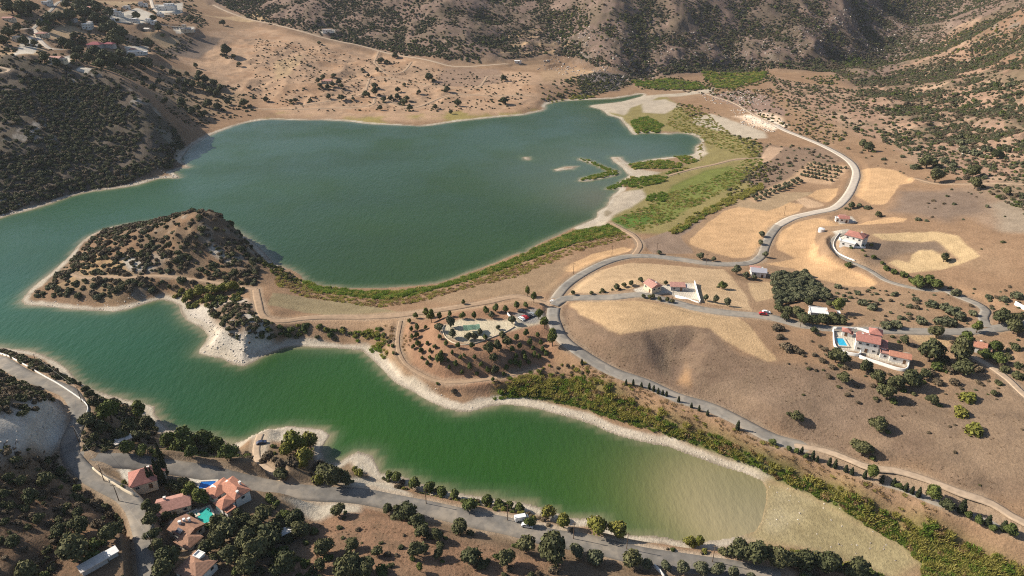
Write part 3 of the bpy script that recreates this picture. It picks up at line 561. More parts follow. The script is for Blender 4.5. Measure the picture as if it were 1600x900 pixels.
wpaint(sstep(-60, 40, seg_dist(WP, ARM, True, 300)), (0.021, 0.070, 0.008))
def blob(px, py, r): q = at_z(px, py)[:2]; return np.exp(-((x-q[0])**2+(y-q[1])**2)/(r*r))
for px, py, r, wgt, c in ((1110,770,50,.45,(0.065,0.10,0.025)),(1150,785,38,.75,(0.15,0.14,0.05)),(1186,785,30,1.0,(0.29,0.24,0.125)),(1188,810,24,1.0,(0.31,0.255,0.135)),(1198,785,26,.9,(0.335,0.275,0.15)),(1195,768,20,.9,(0.335,0.275,0.15)),(1186,818,16,.9,(0.335,0.275,0.15)),(1195,770,22,1.0,(0.31,0.255,0.15)),(1180,815,20,1.0,(0.30,0.25,0.145)),(1195,800,16,1.0,(0.30,0.25,0.155)),(40,430,130,.6,(0.022,0.088,0.052)),(120,320,110,.45,(0.028,0.085,0.05)),(350,230,170,.4,(0.034,0.076,0.036)),(1150,740,30,.6,(0.13,0.13,0.06)),(960,285,60,.7,(0.085,0.105,0.06)),(920,268,70,.6,(0.075,0.10,0.06)),(985,245,50,.6,(0.08,0.10,0.065)),(950,310,36,.7,(0.11,0.10,0.06)),(900,200,90,.4,(0.045,0.085,0.058)),(880,255,70,.5,(0.06,0.095,0.06)),(1020,225,70,.4,(0.05,0.088,0.06))):  # the wide left-hand blobs paint the sunward sheen as lighter teal
    wpaint(wgt*blob(px, py, r), c)
wn = fbm(x, y, 25, 3, 131); shal = 1-sstep(0, 9, wd_+3*wn); wpaint(shal*0.6*(1-np.clip(1.4*blob(1190, 790, 50), 0, 1)), (0.085, 0.12, 0.055)); wpaint((1-sstep(0, 2.6, wd_+0.8*wn))*0.85*(1-np.clip(1.4*blob(1190, 790, 50), 0, 1)), (0.24, 0.205, 0.125))
deep *= (1+0.20*fbm(x*.5+y*.3, y*1.3-x*.4, 110, 4, 141)+0.05*fbm(x, y, 40, 3, 151))[:, None]
wm, t, b = mat('lake_water'); at = N(t, 'ShaderNodeAttribute', attribute_name='tint')
t.links.new(at.outputs['Color'], b.inputs['Base Color']); b.inputs['Roughness'].default_value = 0.22; b.inputs['IOR'].default_value = 1.33; b.inputs['Specular IOR Level'].default_value = 0.42
g = t.nodes.new('ShaderNodeNewGeometry'); mp = N(t, 'ShaderNodeMapping', Scale=(1.0, 0.45, 1.0), Rotation=(0, 0, R(62))); t.links.new(g.outputs['Position'], mp.inputs[0])
n_a = noise_tex(t, 0.55, 3, 0.6, mp.outputs[0]); n_b = noise_tex(t, 0.22, 2, 0.5, mp.outputs[0])
ad = N(t, 'ShaderNodeMath', operation='ADD'); t.links.new(n_a, ad.inputs[0]); t.links.new(n_b, ad.inputs[1]); bump(t, b, ad.outputs[0], 0.4, 0.6)
st = noise_tex(t, 0.012, 4, .6); t.links.new(ramp(t, st, .4, .62, (.14,)*3, (.34,)*3), b.inputs['Roughness'])
me = mesh_from_grid('lake_water', np.c_[WP, np.zeros(len(WP))], len(wy), len(wx), wd_ > -9)
add_attr(me, 'tint', 'FLOAT_COLOR', deep); smooth(me); me.materials.append(wm)
water = bpy.data.objects.new('lake_water', me); C.objects.link(water); struct(water)

# ------------------------------------------------------------------ road sheets
RM = {'asphalt': simple_mat('asphalt_bleached', (0.245, 0.222, 0.19), 0.15, 0.35, 0.9), 'tar': simple_mat('asphalt_darker', (0.175, 0.16, 0.14), 0.16, 0.3, 0.9), 'concrete': simple_mat('pale_concrete', (0.50, 0.43, 0.35), 0.10, 0.4, 0.9),
      'dirt': simple_mat('dirt_track_soil', (0.345, 0.24, 0.155), 0.13, 0.5, 0.95), 'pale': simple_mat('pale_gravel', (0.42, 0.315, 0.22), 0.13, 0.5, 0.95)}
for k_ in ('asphalt', 'tar'):                             # worn lanes, patches and drifted dust
    t = RM[k_].node_tree; b = t.nodes['Principled BSDF']; src = b.inputs['Base Color'].links[0].from_socket
    d1 = mixc(t, ramp(t, noise_tex(t, .07, 6, .7), .46, .64, (0, 0, 0), (.7,)*3), src, (0.34, 0.285, 0.22)); d2 = mixc(t, ramp(t, noise_tex(t, .12, 2, .4), .60, .62, (0, 0, 0), (.35,)*3), d1, (0.11, 0.105, 0.10))
    t.links.new(d2, b.inputs['Base Color'])
for i, ((nm, mt, wd, pts), L, rz) in enumerate(zip(ROADS, road_lines, road_z)):
    T = np.gradient(L, axis=0); T /= np.linalg.norm(T, axis=1)[:, None]+1e-9; Nn = np.c_[-T[:, 1], T[:, 0]]
    wob = 1+(0.06 if mt in ('asphalt', 'concrete', 'tar') else 0.22)*fbm(L[:, 0], L[:, 1], 11, 2, 161+i)
    hw = (wd/2*wob)[:, None]; dz = 0.004*i
    rows = []
    for off, dzz in ((-1.0, -0.5), (-1.0, 0), (-0.5, 0.05), (0.5, 0.05), (1.0, 0), (1.0, -0.5)):
        rows.append(np.c_[L+Nn*hw*off, rz+dzz+dz])
    V = np.stack(rows, 1).reshape(-1, 3)
    me = mesh_from_grid(nm, V, len(L), 6); me.flip_normals(); smooth(me); me.materials.append(RM[mt]); o = bpy.data.objects.new(nm, me); C.objects.link(o); struct(o)
# ------------------------------------------------------------------ plants
def foliage_mat(name, c, c2, rough=0.75, thru=0.0):
    """c..c2: how the leaf colour differs from one plant to the next and within it"""
    m, t, b = mat(name); oi = t.nodes.new('ShaderNodeObjectInfo')
    base = mixc(t, oi.outputs['Random'], c, c2)
    tc = t.nodes.new('ShaderNodeTexCoord'); n_ = noise_tex(t, 2.3, 3, 0.7, tc.outputs['Object'])
    cc = mixc(t, 1.0, base, ramp(t, n_, 0.3, 0.7, (0.62, 0.62, 0.62), (1.35, 1.32, 1.2)), 'MULTIPLY')
    t.links.new(cc, b.inputs['Base Color']); b.inputs['Roughness'].default_value = rough; b.inputs['Specular IOR Level'].default_value = 0.15
    if thru:                                              # thin blades let light through
        tr = t.nodes.new('ShaderNodeBsdfTranslucent'); t.links.new(cc, tr.inputs[0]); mx = t.nodes.new('ShaderNodeMixShader'); mx.inputs[0].default_value = thru
        t.links.new(b.outputs[0], mx.inputs[1]); t.links.new(tr.outputs[0], mx.inputs[2]); t.links.new(mx.outputs[0], t.nodes['Material Output'].inputs[0])
    return m
FM = {'dark': foliage_mat('dark_evergreen_leaves', (0.066, 0.074, 0.034), (0.112, 0.110, 0.050)),
      'grey': foliage_mat('grey_dry_scrub_leaves', (0.105, 0.082, 0.055), (0.16, 0.122, 0.08)),
      'olive': foliage_mat('olive_leaves', (0.090, 0.098, 0.056), (0.13, 0.132, 0.076)),
      'lime': foliage_mat('yellow_green_leaves', (0.135, 0.145, 0.028), (0.19, 0.175, 0.040)),
      'mid': foliage_mat('mid_green_leaves', (0.072, 0.094, 0.026), (0.11, 0.13, 0.038)),
      'pine': foliage_mat('pine_needles', (0.105, 0.125, 0.032), (0.145, 0.155, 0.042)),
      'cyp': foliage_mat('cypress_leaves', (0.028, 0.036, 0.016), (0.038, 0.046, 0.022)),
      'reedg': foliage_mat('green_reed_blades', (0.15, 0.23, 0.035), (0.20, 0.27, 0.05), .75, .45),
      'reedy': foliage_mat('yellow_reed_blades', (0.30, 0.29, 0.075), (0.40, 0.36, 0.11), .75, .45),
      'reedt': foliage_mat('dry_reed_blades', (0.34, 0.24, 0.12), (0.44, 0.31, 0.17), .75, .4),
      'fleck': foliage_mat('dry_tuft_blades', (0.13, 0.085, 0.05), (0.19, 0.125, 0.075))}
barkm = simple_mat('bark', (0.12, 0.085, 0.06), 0.25, 3.0, 0.9)
def icos(sub):
    bm = bmesh.new(); bmesh.ops.create_icosphere(bm, subdivisions=sub, radius=1.0)
    v = np.array([x.co[:] for x in bm.verts]); f = np.array([[x.index for x in fc.verts] for fc in bm.faces]); bm.free(); return v, f
ICO = {1: icos(1), 2: icos(2)}
def crown_mesh(name, m, lobes, nleaf, size, seed, sub=2, core=0.80, upright=0.0):
    r = np.random.default_rng(seed); V, F, nv = [], [], 0
    L = np.array(lobes, float)                            # x y z rx rz
    iv, jf = ICO[sub]
    for k, (x, y, z, rx, rz) in enumerate(L):
        d = 1+0.22*r.standard_normal(len(iv))*0.6
        v = iv*d[:, None]*core*np.array([rx, rx, rz])+(x, y, z); v[:, 2] = np.maximum(v[:, 2], 0.02)
        V.append(v); F.append(jf+nv); nv += len(v)
    wts = L[:, 3]**2; wts = wts/wts.sum(); got = 0
    while got < nleaf:
        k = r.choice(len(L), 400, p=wts); dr = r.standard_normal((400, 3)); dr[:, 2] += 0.35; dr /= np.linalg.norm(dr, axis=1)[:, None]
        p = L[k, :3] + dr*L[k][:, [3, 3, 4]]*(0.84+0.42*r.beta(1.5, 2.6, (400, 1)))
        q = ((p[:, None, :2]-L[None, :, :2])**2).sum(-1)/L[None, :, 3]**2 + (p[:, 2:3]-L[None, :, 2])**2/L[None, :, 4]**2
        ok = (q.min(1) > 0.62) & (p[:, 2] > 0.03); p, dr = p[ok], dr[ok]
        nrm = dr + r.standard_normal(dr.shape)*0.55; nrm /= np.linalg.norm(nrm, axis=1)[:, None]
        a = np.cross(nrm, r.standard_normal(nrm.shape)); a /= np.linalg.norm(a, axis=1)[:, None]+1e-9
        bb = np.cross(nrm, a); s = size*r.uniform(0.55, 1.35, (len(p), 1))
        bl = bb*(1+upright); 
        quad = np.stack([p-a*s-bl*s*.6, p+a*s*.9-bl*s*.5, p+a*s*.5+bl*s, p-a*s*.7+bl*s*.8], 1)
        V.append(quad.reshape(-1, 3)); i = np.arange(len(p))*4+nv
        F.append(np.stack([i, i+1, i+2], 1)); F.append(np.stack([i, i+2, i+3], 1)); nv += 4*len(p); got += len(p)
    me = mesh_np(name, np.vstack(V), np.vstack(F)); me.materials.append(m); return me
def reed_mesh(name, m, nb, seed, h=1.4, lean=0.75, wdt=0.085):
    r = np.random.default_rng(seed); ang = r.uniform(0, 6.283, nb); rad = np.sqrt(r.uniform(0, 1, nb))*0.95
    p = np.c_[rad*np.cos(ang), rad*np.sin(ang), np.zeros(nb)]; hh = h*r.uniform(0.55, 1.1, nb)*(1-0.25*rad)
    la = r.uniform(0, 6.283, nb); lv = np.c_[np.cos(la), np.sin(la)]*(lean*r.uniform(.3, 1, nb)*hh)[:, None]
    sd = r.uniform(0, 6.283, nb); s = np.c_[np.cos(sd), np.sin(sd), 0*sd]*(wdt*r.uniform(.6, 1.4, nb))[:, None]
    mid = p+np.c_[lv*.35, hh*.6]; top = p+np.c_[lv, hh]
    V = np.stack([p-s, p+s, mid+s*1.1, mid-s*1.1, top], 1).reshape(-1, 3); i = np.arange(nb)*5
    F = np.vstack([np.stack([i, i+1, i+2], 1), np.stack([i, i+2, i+3], 1), np.stack([i+3, i+2, i+4], 1)])
    me = mesh_np(name, V, F); me.materials.append(m); return me
def rand_lobes(seed, n, spread, r0, r1, z0, z1, flat=1.0):
    r = np.random.default_rng(seed); out = []
    for k in range(n):
        a = 6.283*k/n + r.uniform(-.5, .5); d = spread*r.uniform(.55, 1) if k else 0
        rr = r.uniform(r0, r1); out.append((d*math.cos(a)*r.uniform(.7, 1.25), d*math.sin(a)*r.uniform(.7, 1.25), r.uniform(z0, z1), rr*r.uniform(.75, 1.15), rr*flat*r.uniform(.75, 1.15)))
    return out
def trunk_mesh(name, h, r0, limbs, seed):
    r = random.Random(seed); bm = bmesh.new()
    def tube(p, q, ra, rb, n=7):
        d = (q-p).normalized(); a = d.orthogonal().normalized(); c = d.cross(a); rings = []
        for pt, rr in ((p, ra), ((p+q)/2+a*rr_off(), (ra+rb)/2*1.02), (q, rb)):
            rings.append([bm.verts.new(pt+(a*math.cos(6.283*i/n)+c*math.sin(6.283*i/n))*rr) for i in range(n)])
        for u, v in zip(rings, rings[1:]):
            for i in range(n): bm.faces.new((u[i], u[(i+1) % n], v[(i+1) % n], v[i]))
    rr_off = lambda: r.uniform(-.25, .25)*r0
    top = Vector((r.uniform(-.08, .08), r.uniform(-.08, .08), h)); tube(Vector((0, 0, -0.15)), top, r0, r0*.7)
    for k in range(limbs):
        a = 6.283*k/limbs+r.uniform(-.4, .4); l = h*r.uniform(.7, 1.1)
        tube(top-Vector((0, 0, h*.12)), top+Vector((math.cos(a)*l*.6, math.sin(a)*l*.6, l*.75)), r0*.55, r0*.22, 5)
    me = bpy.data.meshes.new(name); bm.to_mesh(me); bm.free(); me.materials.append(barkm); return me

def shrub_form(m, seed, n=4, nl=170, sz=0.14): return crown_mesh('shrub', m, rand_lobes(seed, n, .5, .42, .62, .28, .55, .95), nl, sz, seed, 1)
SHRUBS = [shrub_form(FM['dark'], 1), shrub_form(FM['dark'], 2, 5), shrub_form(FM['dark'], 3, 3), shrub_form(FM['grey'], 4), shrub_form(FM['grey'], 5, 5), shrub_form(FM['grey'], 6, 3),
          shrub_form(FM['olive'], 7), shrub_form(FM['olive'], 8, 5), shrub_form(FM['lime'], 9), shrub_form(FM['lime'], 10, 5), shrub_form(FM['mid'], 11), shrub_form(FM['mid'], 12, 5)]
SV = {'dark': (0, 1, 2), 'grey': (3, 4, 5), 'olive': (6, 7), 'lime': (8, 9), 'mid': (10, 11)}
REEDS = [reed_mesh('reed_clump', FM['reedg'], 70, 21), reed_mesh('reed_clump', FM['reedg'], 80, 22, 1.2), reed_mesh('reed_clump', FM['reedy'], 75, 23, 1.5), reed_mesh('reed_clump', FM['reedy'], 60, 24, 1.3),
         reed_mesh('reed_clump', FM['reedt'], 60, 25, 1.2), reed_mesh('reed_clump', FM['reedt'], 55, 26, 1.0), reed_mesh('reed_clump', FM['fleck'], 40, 27, .8, .8, .09), reed_mesh('reed_clump', FM['fleck'], 44, 28, .7, .9, .09)]
RV = {'green': (0, 1), 'yellow': (2, 3), 'tan': (4, 5), 'fleck': (6, 7)}
def big_lobes(seed, n): 
    r = np.random.default_rng(seed); L = rand_lobes(seed, n-2, .55, .40, .58, .75, 1.15, .85) + [(r.uniform(-.15, .15), r.uniform(-.15, .15), 1.35, .5, .45), (0, 0, 1.0, .6, .55)]; return L
TREES = {
 'round': [(crown_mesh('crown', FM['dark'], big_lobes(31+k, 8), 520, .10, 31+k), trunk_mesh('trunk', .7, .10, 4, k)) for k in range(4)],
 'leafy': [(crown_mesh('crown', FM['mid'], big_lobes(41+k, 7), 480, .10, 41+k), trunk_mesh('trunk', .7, .10, 4, k)) for k in range(3)],
 'olive': [(crown_mesh('crown', FM['olive'], big_lobes(51+k, 8), 420, .105, 51+k), trunk_mesh('trunk', .65, .12, 3, k)) for k in range(3)],
 'pine': [(crown_mesh('crown', FM['pine'], [(x*.9, y*.9, z*1.35+.1, a, b_) for x, y, z, a, b_ in big_lobes(61+k, 9)], 560, .10, 61+k, 2, .8), trunk_mesh('trunk', 1.1, .09, 4, k)) for k in range(3)],
 'lime': [(crown_mesh('crown', FM['lime'], big_lobes(66+k, 7), 420, .10, 66+k, 2, .8), trunk_mesh('trunk', .7, .09, 4, k)) for k in range(2)],
 'cypress': [(crown_mesh('crown', FM['cyp'], [(0.05*math.sin(k*3+j), .05*math.cos(k*2+j), .9+j*.95, .92*(1-(j/7.2)**2)+.06, 1.0) for j in range(7)], 520, .22, 71+k, 2, .9, .6), trunk_mesh('trunk', .7, .18, 0, k)) for k in range(2)]}
KIND_NAME = {'round': ('carob_tree', 'tree'), 'leafy': ('broadleaf_tree', 'tree'), 'olive': ('olive_tree', 'olive tree'), 'pine': ('pine_tree', 'pine tree'), 'lime': ('acacia_tree', 'tree'), 'cypress': ('cypress_tree', 'cypress')}

def link(name, data, parent=None):
    o = bpy.data.objects.new(name, data); C.objects.link(o); o.parent = parent; return o
def tag(o, label, cat, group=None):
    o['label'] = label; o['category'] = cat
    if group: o['group'] = group
    return o
DSG, DMG, TUG = dshore.reshape(YF.shape), dmark.reshape(YF.shape), tuft.reshape(YF.shape)
PADXY = np.array([p[:2] for p, r in pads]); PADR = np.array([r for p, r in pads])
n_tree = [0]
def tree(kind, pos, Rr, label, group, hs=1.0):
    nm, cat = KIND_NAME[kind]; k = n_tree[0]; n_tree[0] += 1
    root = link(nm, None); root.empty_display_size = .5; cm, tm = TREES[kind][k % len(TREES[kind])]
    link('trunk', tm, root); link('crown', cm, root)
    root.location = (pos[0], pos[1], pos[2]-.05); root.rotation_euler.z = (k*2.399) % 6.283; u_ = random.uniform(.86, 1.18) if kind != 'cypress' else 1; root.scale = (Rr*u_, Rr/u_*random.uniform(.9, 1.1) if kind != 'cypress' else Rr, Rr*hs)
    return tag(root, label, cat, group)
tree_spots = []; tree_wild = []
def trees(kind, pts, label, group, hs=1.0, wide=1.0, jit=.12):
    a = np.array([p[:2] for p in pts], float); P = cast(a[:, 0], a[:, 1])
    for p, q in zip(P, pts):
        rr = q[2]/2*mpp(p)*wide; tree(kind, p, rr, label, group, hs*random.uniform(1-jit, 1+jit)); tree_spots.append((p[0], p[1], rr))
        if kind in ('round', 'leafy') and not any(k_ in label for k_ in ('park', 'verge', 'hedge')): tree_wild.append((p[0], p[1], rr))
def bushes(v, pts, label, group, hs=1.0, wide=1.0, name='shrub'):
    a = np.array([p[:2] for p in pts], float); P = cast(a[:, 0], a[:, 1])
    for p, q in zip(P, pts):
        k = random.choice(SV[v]); o = link(name, SHRUBS[k]); rr = q[2]/2*mpp(p)*wide; o.location = (p[0], p[1], p[2]-.1); o.scale = (rr, rr, rr*hs*random.uniform(.9, 1.15)); o.rotation_euler.z = random.uniform(0, 6.28)
        tag(o, label, 'shrub', group); tree_spots.append((p[0], p[1], rr))
# ------------------------------------------------------------------ single trees and shrubs, read off the photograph: (px, py, crown width in photo pixels)
trees('round', [(530,805,24),(637,812,38),(662,838,28),(684,843,24),(652,868,30),(735,880,34),(505,865,32),(545,898,50),(572,900,40),(447,895,42),(465,822,34),(473,838,36),(790,882,30),(822,862,34),(860,876,56),(985,885,34),(720,833,28),(551,857,24),(607,800,20),(622,802,18),(652,825,26),(590,868,20),(500,890,22),(532,890,24),(686,870,18)],
      'dark round evergreen tree on the dry brown field below the near shore road', 'trees on the dry field below the near shore road')
trees('pine', [(656,893,13)], 'slim lone tree with narrow crown and long shadow on the dry brown field', None, 1.3)
trees('olive', [(1095,895,26),(1120,896,24),(1173,905,16),(1040,890,18),(1065,893,22),(1145,900,20),(930,880,30),(900,868,26),(1010,888,22)], 'bushy dark green tree lining the lower edge of the near shore road', 'trees along the lower side of the near shore road')
trees('round', [(17,750,18),(34,759,20),(75,759,28),(95,744,18),(50,787,28),(125,807,20),(127,832,34),(110,852,28),(178,840,38),(120,877,56),(63,817,20),(45,905,40),(22,854,24),(95,837,26),(6,778,20)], 'rounded bushy tree on the shady brown hill at the lower left corner', 'trees on the shady hill in the lower left corner')
trees('leafy', [(98,742,16),(122,768,14)], 'lighter green bushy tree just below the bend of the left road', 'lighter trees below the left road bend')
trees('pine', [(175,660,34),(222,655,26)], 'tall yellowish green pine rising from the dark thicket by the left road bend', 'pines in the thicket by the left road bend')
trees('round', [(160,678,30),(205,678,30),(140,665,26),(232,672,26),(190,690,26),(150,690,20),(218,690,26),(180,640,20)], 'dark evergreen tree in the thicket between the left road bend and the lake', 'dark trees in the thicket by the left road bend')
trees('leafy', [(200,708,24),(224,710,22),(247,714,16),(265,700,30),(290,703,44),(322,702,38),(340,708,32),(358,716,28),(300,715,24)], 'green bushy tree between the shore road above the villas and the pale beach', 'trees between the villa road and the beach')
trees('cypress', [(259,743,9),(238,764,7),(243,762,7),(250,756,9),(256,756,8)], 'tall dark cypress in the garden beside the pyramid roofed villa', 'cypresses beside the pyramid roofed villa', 1.7)
trees('pine', [(302,782,28),(316,790,28)], 'yellowish green pine between the roofs of the two central villas', 'pines in the villa gardens')
trees('round', [(270,764,20),(281,764,18),(286,758,16),(277,772,18),(240,806,26),(236,820,26),(242,842,24),(247,858,22),(232,795,20),(262,812,18),(342,828,32),(360,842,42),(340,855,36),(322,866,28),(382,824,30),(400,834,32),(390,855,42),(268,884,44),(402,875,46),(422,855,48),(385,895,36),(255,900,36),(335,885,24),(372,808,18),(300,812,16),(430,840,30),(360,880,34),(412,815,30)], 'dark leafy garden tree in the green grounds around the red roofed villas', 'garden trees around the red roofed villas')
bushes('lime', [(195,755,10),(190,762,9)], 'pale green garden shrub at the tip of the road fork by the pyramid roofed villa', 'shrubs at the road fork')
trees('lime', [(462,705,40),(485,700,34),(475,728,36),(448,712,26)], 'yellow green feathery tree on the small headland with the white sand track', 'yellow green trees on the white sand headland')
trees('round', [(441,747,24),(525,757,36),(540,757,26),(510,748,34)], 'dark rounded tree at the upper edge of the near shore road by the gravel lay-by', 'dark trees above the near shore road')
bushes('grey', [(420,715,20),(430,722,18),(455,728,24),(412,722,12),(500,735,24),(440,728,20)], 'brownish scrub bush on the small headland beside the white sand track', 'brown bushes on the white sand headland')
bushes('lime', [(505,740,24),(498,752,22),(555,735,12),(562,742,18)], 'yellowish bush between the gravel lay-by and the two small beaches', 'yellow bushes by the small beaches')
trees('leafy', [(608,748,16),(620,752,20),(648,762,22),(672,770,22),(690,775,22),(710,780,20),(735,797,24),(762,790,22),(780,795,22),(795,795,18),(812,798,18),(827,822,18)], 'green shrubby tree on the strip between the near shore road and the green water', 'shrubby trees on the strip by the green water')
trees('lime', [(855,810,26),(880,824,28),(932,832,34),(965,838,36),(1078,852,22),(1092,853,20)], 'bright yellow green bushy tree on the shore between the small sand spit and the road', 'bright bushy trees near the sand spit')
trees('round', [(1152,874,40),(1180,880,48),(1215,884,40),(1250,888,46),(1290,895,44),(1335,902,40)], 'dense dark tree of the thicket beyond the sandy end of the near arm', 'thicket trees beyond the sandy end of the near arm')
# picnic park
PARK = [(650,498,7),(687,499,8),(703,495,7),(723,498,8),(741,498,8),(759,491,9),(775,487,9),(790,488,9),(807,483,9),(821,480,7),(652,517,8),(651,528,8),(653,541,8),(658,552,8),(672,562,6),(687,530,6),(697,541,8),(716,544,7),(737,544,8),(807,532,9),(822,525,8),(688,569,14),(712,573,8),(734,577,9),(752,573,6),(707,555,6),(725,558,5),(835,558,8),(848,551,7),(820,564,8),(724,475,6),(805,571,9),(791,579,8),(758,531,7),(665,515,6),(640,505,6),(800,550,8),(812,545,8),(828,540,8),(840,528,7),(668,540,6),(672,551,5),(680,545,6),(690,555,6),(700,566,5),(720,562,6),(742,562,6),(762,583,8),(812,574,8),(826,570,7),(842,562,7),(853,556,7),(845,540,7),(833,548,7),(818,555,7),(806,562,8),(798,570,7),(787,588,6),(770,596,6),(722,585,6),(745,587,6),(702,578,6),(668,571,6),(660,562,5),(643,518,6),(644,530,6),(646,545,6)]
trees('leafy', PARK, 'small round planted tree in the curved rows of the picnic park', 'small planted trees of the picnic park', 1.4, 1.2)
trees('round', [(765,553,13),(772,566,10),(778,548,12),(792,542,11),(785,531,10),(773,584,11)], 'larger dark tree in the clump on the lower side of the picnic park', 'larger dark trees of the picnic park', 1.3, 1.35)
trees('pine', [(666,497,9),(674,504,11),(842,499,11),(850,513,12),(863,541,16),(824,463,9),(834,473,9)], 'tall tree at the edge of the picnic park', 'tall trees at the picnic park edge', 1.3, 1.25)
trees('olive', [(687,518,12),(704,511,14),(707,528,12),(732,531,11),(741,531,10),(750,524,9),(778,515,7),(800,506,12),(768,497,10)], 'shade tree on the pale paved clearing of the picnic park', 'shade trees on the pale park clearing', 1.15, 1.2)
# cypress row and trees along the road on the right
trees('cypress', [(978,601,4),(989,602,4),(1002,605,4),(1014,608,4.5),(1021,611,4.5),(1028,615,4),(1035,617,4),(1041,619,4),(909,569,4),(1060,628,4),(1080,637,4),(1092,642,4),(1105,649,4),(1152,671,6)], 'slim dark cypress in the row beside the road above the reeds', 'cypresses in the row above the reeds', .72)
trees('cypress', [(1252,708,5),(1269,717,6),(1276,721,5),(1295,727,6),(1304,731,6),(1321,737,6),(1330,741,6),(1350,747,6),(1377,754,6),(1395,759,6),(1414,767,7),(1424,771,6),(1434,776,7),(1501,801,11),(1542,821,9),(1566,829,9)], 'dark cypress on the lower verge of the road running to the right edge', 'cypresses on the lower verge at the right', .70)
trees('leafy', [(1207,694,12),(1232,704,10),(1244,708,10),(1259,716,10),(1404,763,13),(1512,809,14),(1527,817,16),(1551,829,14),(1577,836,24)], 'round green tree among the cypresses on the road verge', 'round trees among the verge cypresses')
trees('pine', [(1360,748,22),(1455,782,27)], 'big pine casting its shadow across the road among the verge cypresses', 'big pines on the road verge')
trees('round', [(1477,796,22)], 'dark spreading tree next to the big pine on the road verge', None)
trees('round', [(1271,521,14),(1243,657,20),(1411,537,16),(1345,712,30),(1370,673,28),(1456,632,18),(1552,618,12),(1305,566,26),(1316,569,20),(1350,579,24),(1315,598,22),(1384,624,28),(1370,597,24),(1400,607,28),(1422,606,36),(1442,592,20),(1450,565,42),(1495,564,42),(1500,585,32),(1462,527,24)], 'dark round tree on the dry slope around and below the white walled mansion', 'dark trees on the slope around the white walled mansion')
trees('leafy', [(1507,540,26),(1552,550,24),(1538,560,20),(1558,568,24)], 'leafy green tree in the yard of the small orange roofed house', 'trees around the small orange roofed house')
trees('pine', [(1525,520,19)], 'yellowish green pine at the junction of the side road', None)
trees('pine', [(1307,489,20)], 'tall bright green pine throwing a long shadow beside the white flat roofed house', None, 1.2)
trees('round', [(1560,506,32),(1585,507,26),(1582,521,28)], 'dark spreading tree by the side road junction at the right edge', 'dark trees by the side road junction')
bushes('lime', [(1510,624,30),(1499,648,26),(1519,675,32)], 'yellow flowering bush ringed by dark leaves on the dry slope at the right', 'yellow flowering bushes on the right slope', .8)
bushes('olive', [(1347,476,20),(1362,483,22),(1457,478,24),(1477,484,22),(1490,491,26),(1492,461,20),(1384,512,24),(1400,511,24),(1440,506,20),(1320,470,12),(1420,480,12),(1405,498,12),(1430,470,14),(1340,460,14),(1375,470,10),(1520,492,18),(1310,450,14),(1395,462,12),(1545,465,14),(1570,470,18),(1590,465,22),(1470,505,30),(1485,507,24),(1500,500,26)], 'grey green rounded shrub on the brown ground above the upper road', 'shrubs above the upper road', .85)
bushes('grey', [(1216,516,20),(1217,528,14),(1227,546,22),(1240,548,16),(1250,552,14),(1272,556,12),(1285,565,14),(1295,590,12),(1300,575,14),(1325,618,12),(1340,630,10),(1290,548,14),(1530,580,20),(1515,575,24),(1480,580,24),(1465,600,20),(1475,575,20),(1450,585,20),(1490,600,18)], 'brownish shrub near the garden wall of the white walled mansion', 'brown shrubs near the white walled mansion', .8)
bushes('dark', [(1568,580,18),(1590,590,20),(1560,600,14),(1575,560,18),(1592,575,16),(1585,545,18),(1560,560,14)], 'dark green shrub by the farm track at the right edge', 'shrubs by the farm track')
trees('round', [(1347,231,14),(1357,237,16),(1460,285,24),(1447,263,26),(1371,339,12),(1329,326,13),(1519,277,22),(1522,295,20),(1572,305,16),(1557,248,18),(1474,409,16)], 'dark tree standing alone on the tan right hand fields', 'lone dark trees on the right hand fields')
bushes('olive', [(1427,264,16),(1462,269,16),(1497,281,10),(1488,262,18),(1475,255,16),(1505,238,20),(1525,243,22),(1540,236,20),(1500,226,18),(1575,238,12),(1589,281,10),(1342,323,12),(1355,326,14),(1435,344,12),(1447,346,8),(1380,250,10),(1410,246,10),(1325,233,8),(1490,320,8)], 'grey green bush scattered on the dry ground above the tan fields', 'bushes above the tan fields', .85)
trees('leafy', [(1432,448,24),(1450,447,22),(1462,451,20)], 'green leafy tree in the clump beside the driveway below the horseshoe field', 'trees in the clump below the horseshoe field')
bushes('mid', [(1325,416,12),(1385,421,12),(1397,427,14),(1412,432,16),(1378,412,8),(1425,440,14),(1365,403,9),(1330,388,6),(1348,392,6),(1352,400,5)], 'green shrub beside the driveway of the hilltop house', 'shrubs beside the hilltop driveway')
bushes('lime', [(1348,384,6),(1362,384,7)], 'small yellow garden shrub on the lawn edge of the hilltop house', 'yellow shrubs at the hilltop house')
trees('olive', [(1102,470,10),(1118,473,11),(1136,478,12)], 'feathery grey tree in the row by the long white wall', 'feathery trees by the long white wall', 1.3)
trees('leafy', [(1128,451,14)], 'lone bright green tree on the tan field by the long white wall', None)
trees('round', [(895,461,8),(924,460,8),(941,457,8),(963,453,12)], 'small round tree along the road towards the pink roofed farmhouse', 'small trees along the pink farmhouse road')
trees('round', [(986,446,10),(975,449,9),(1001,440,9),(1040,445,8),(1005,466,8),(1015,467,8),(1030,470,9),(1042,472,9),(1050,473,8),(1020,466,8)], 'dark hedge tree around the pink roofed farmhouse', 'hedge trees around the pink roofed farmhouse')
trees('olive', [(1094,405,14),(1115,408,8),(1030,397,8),(1195,402,10),(1188,382,10),(1190,370,10),(1150,428,16),(1165,435,14),(1178,437,10)], 'dark tree beside the road near the grey roofed house', 'trees near the grey roofed house')
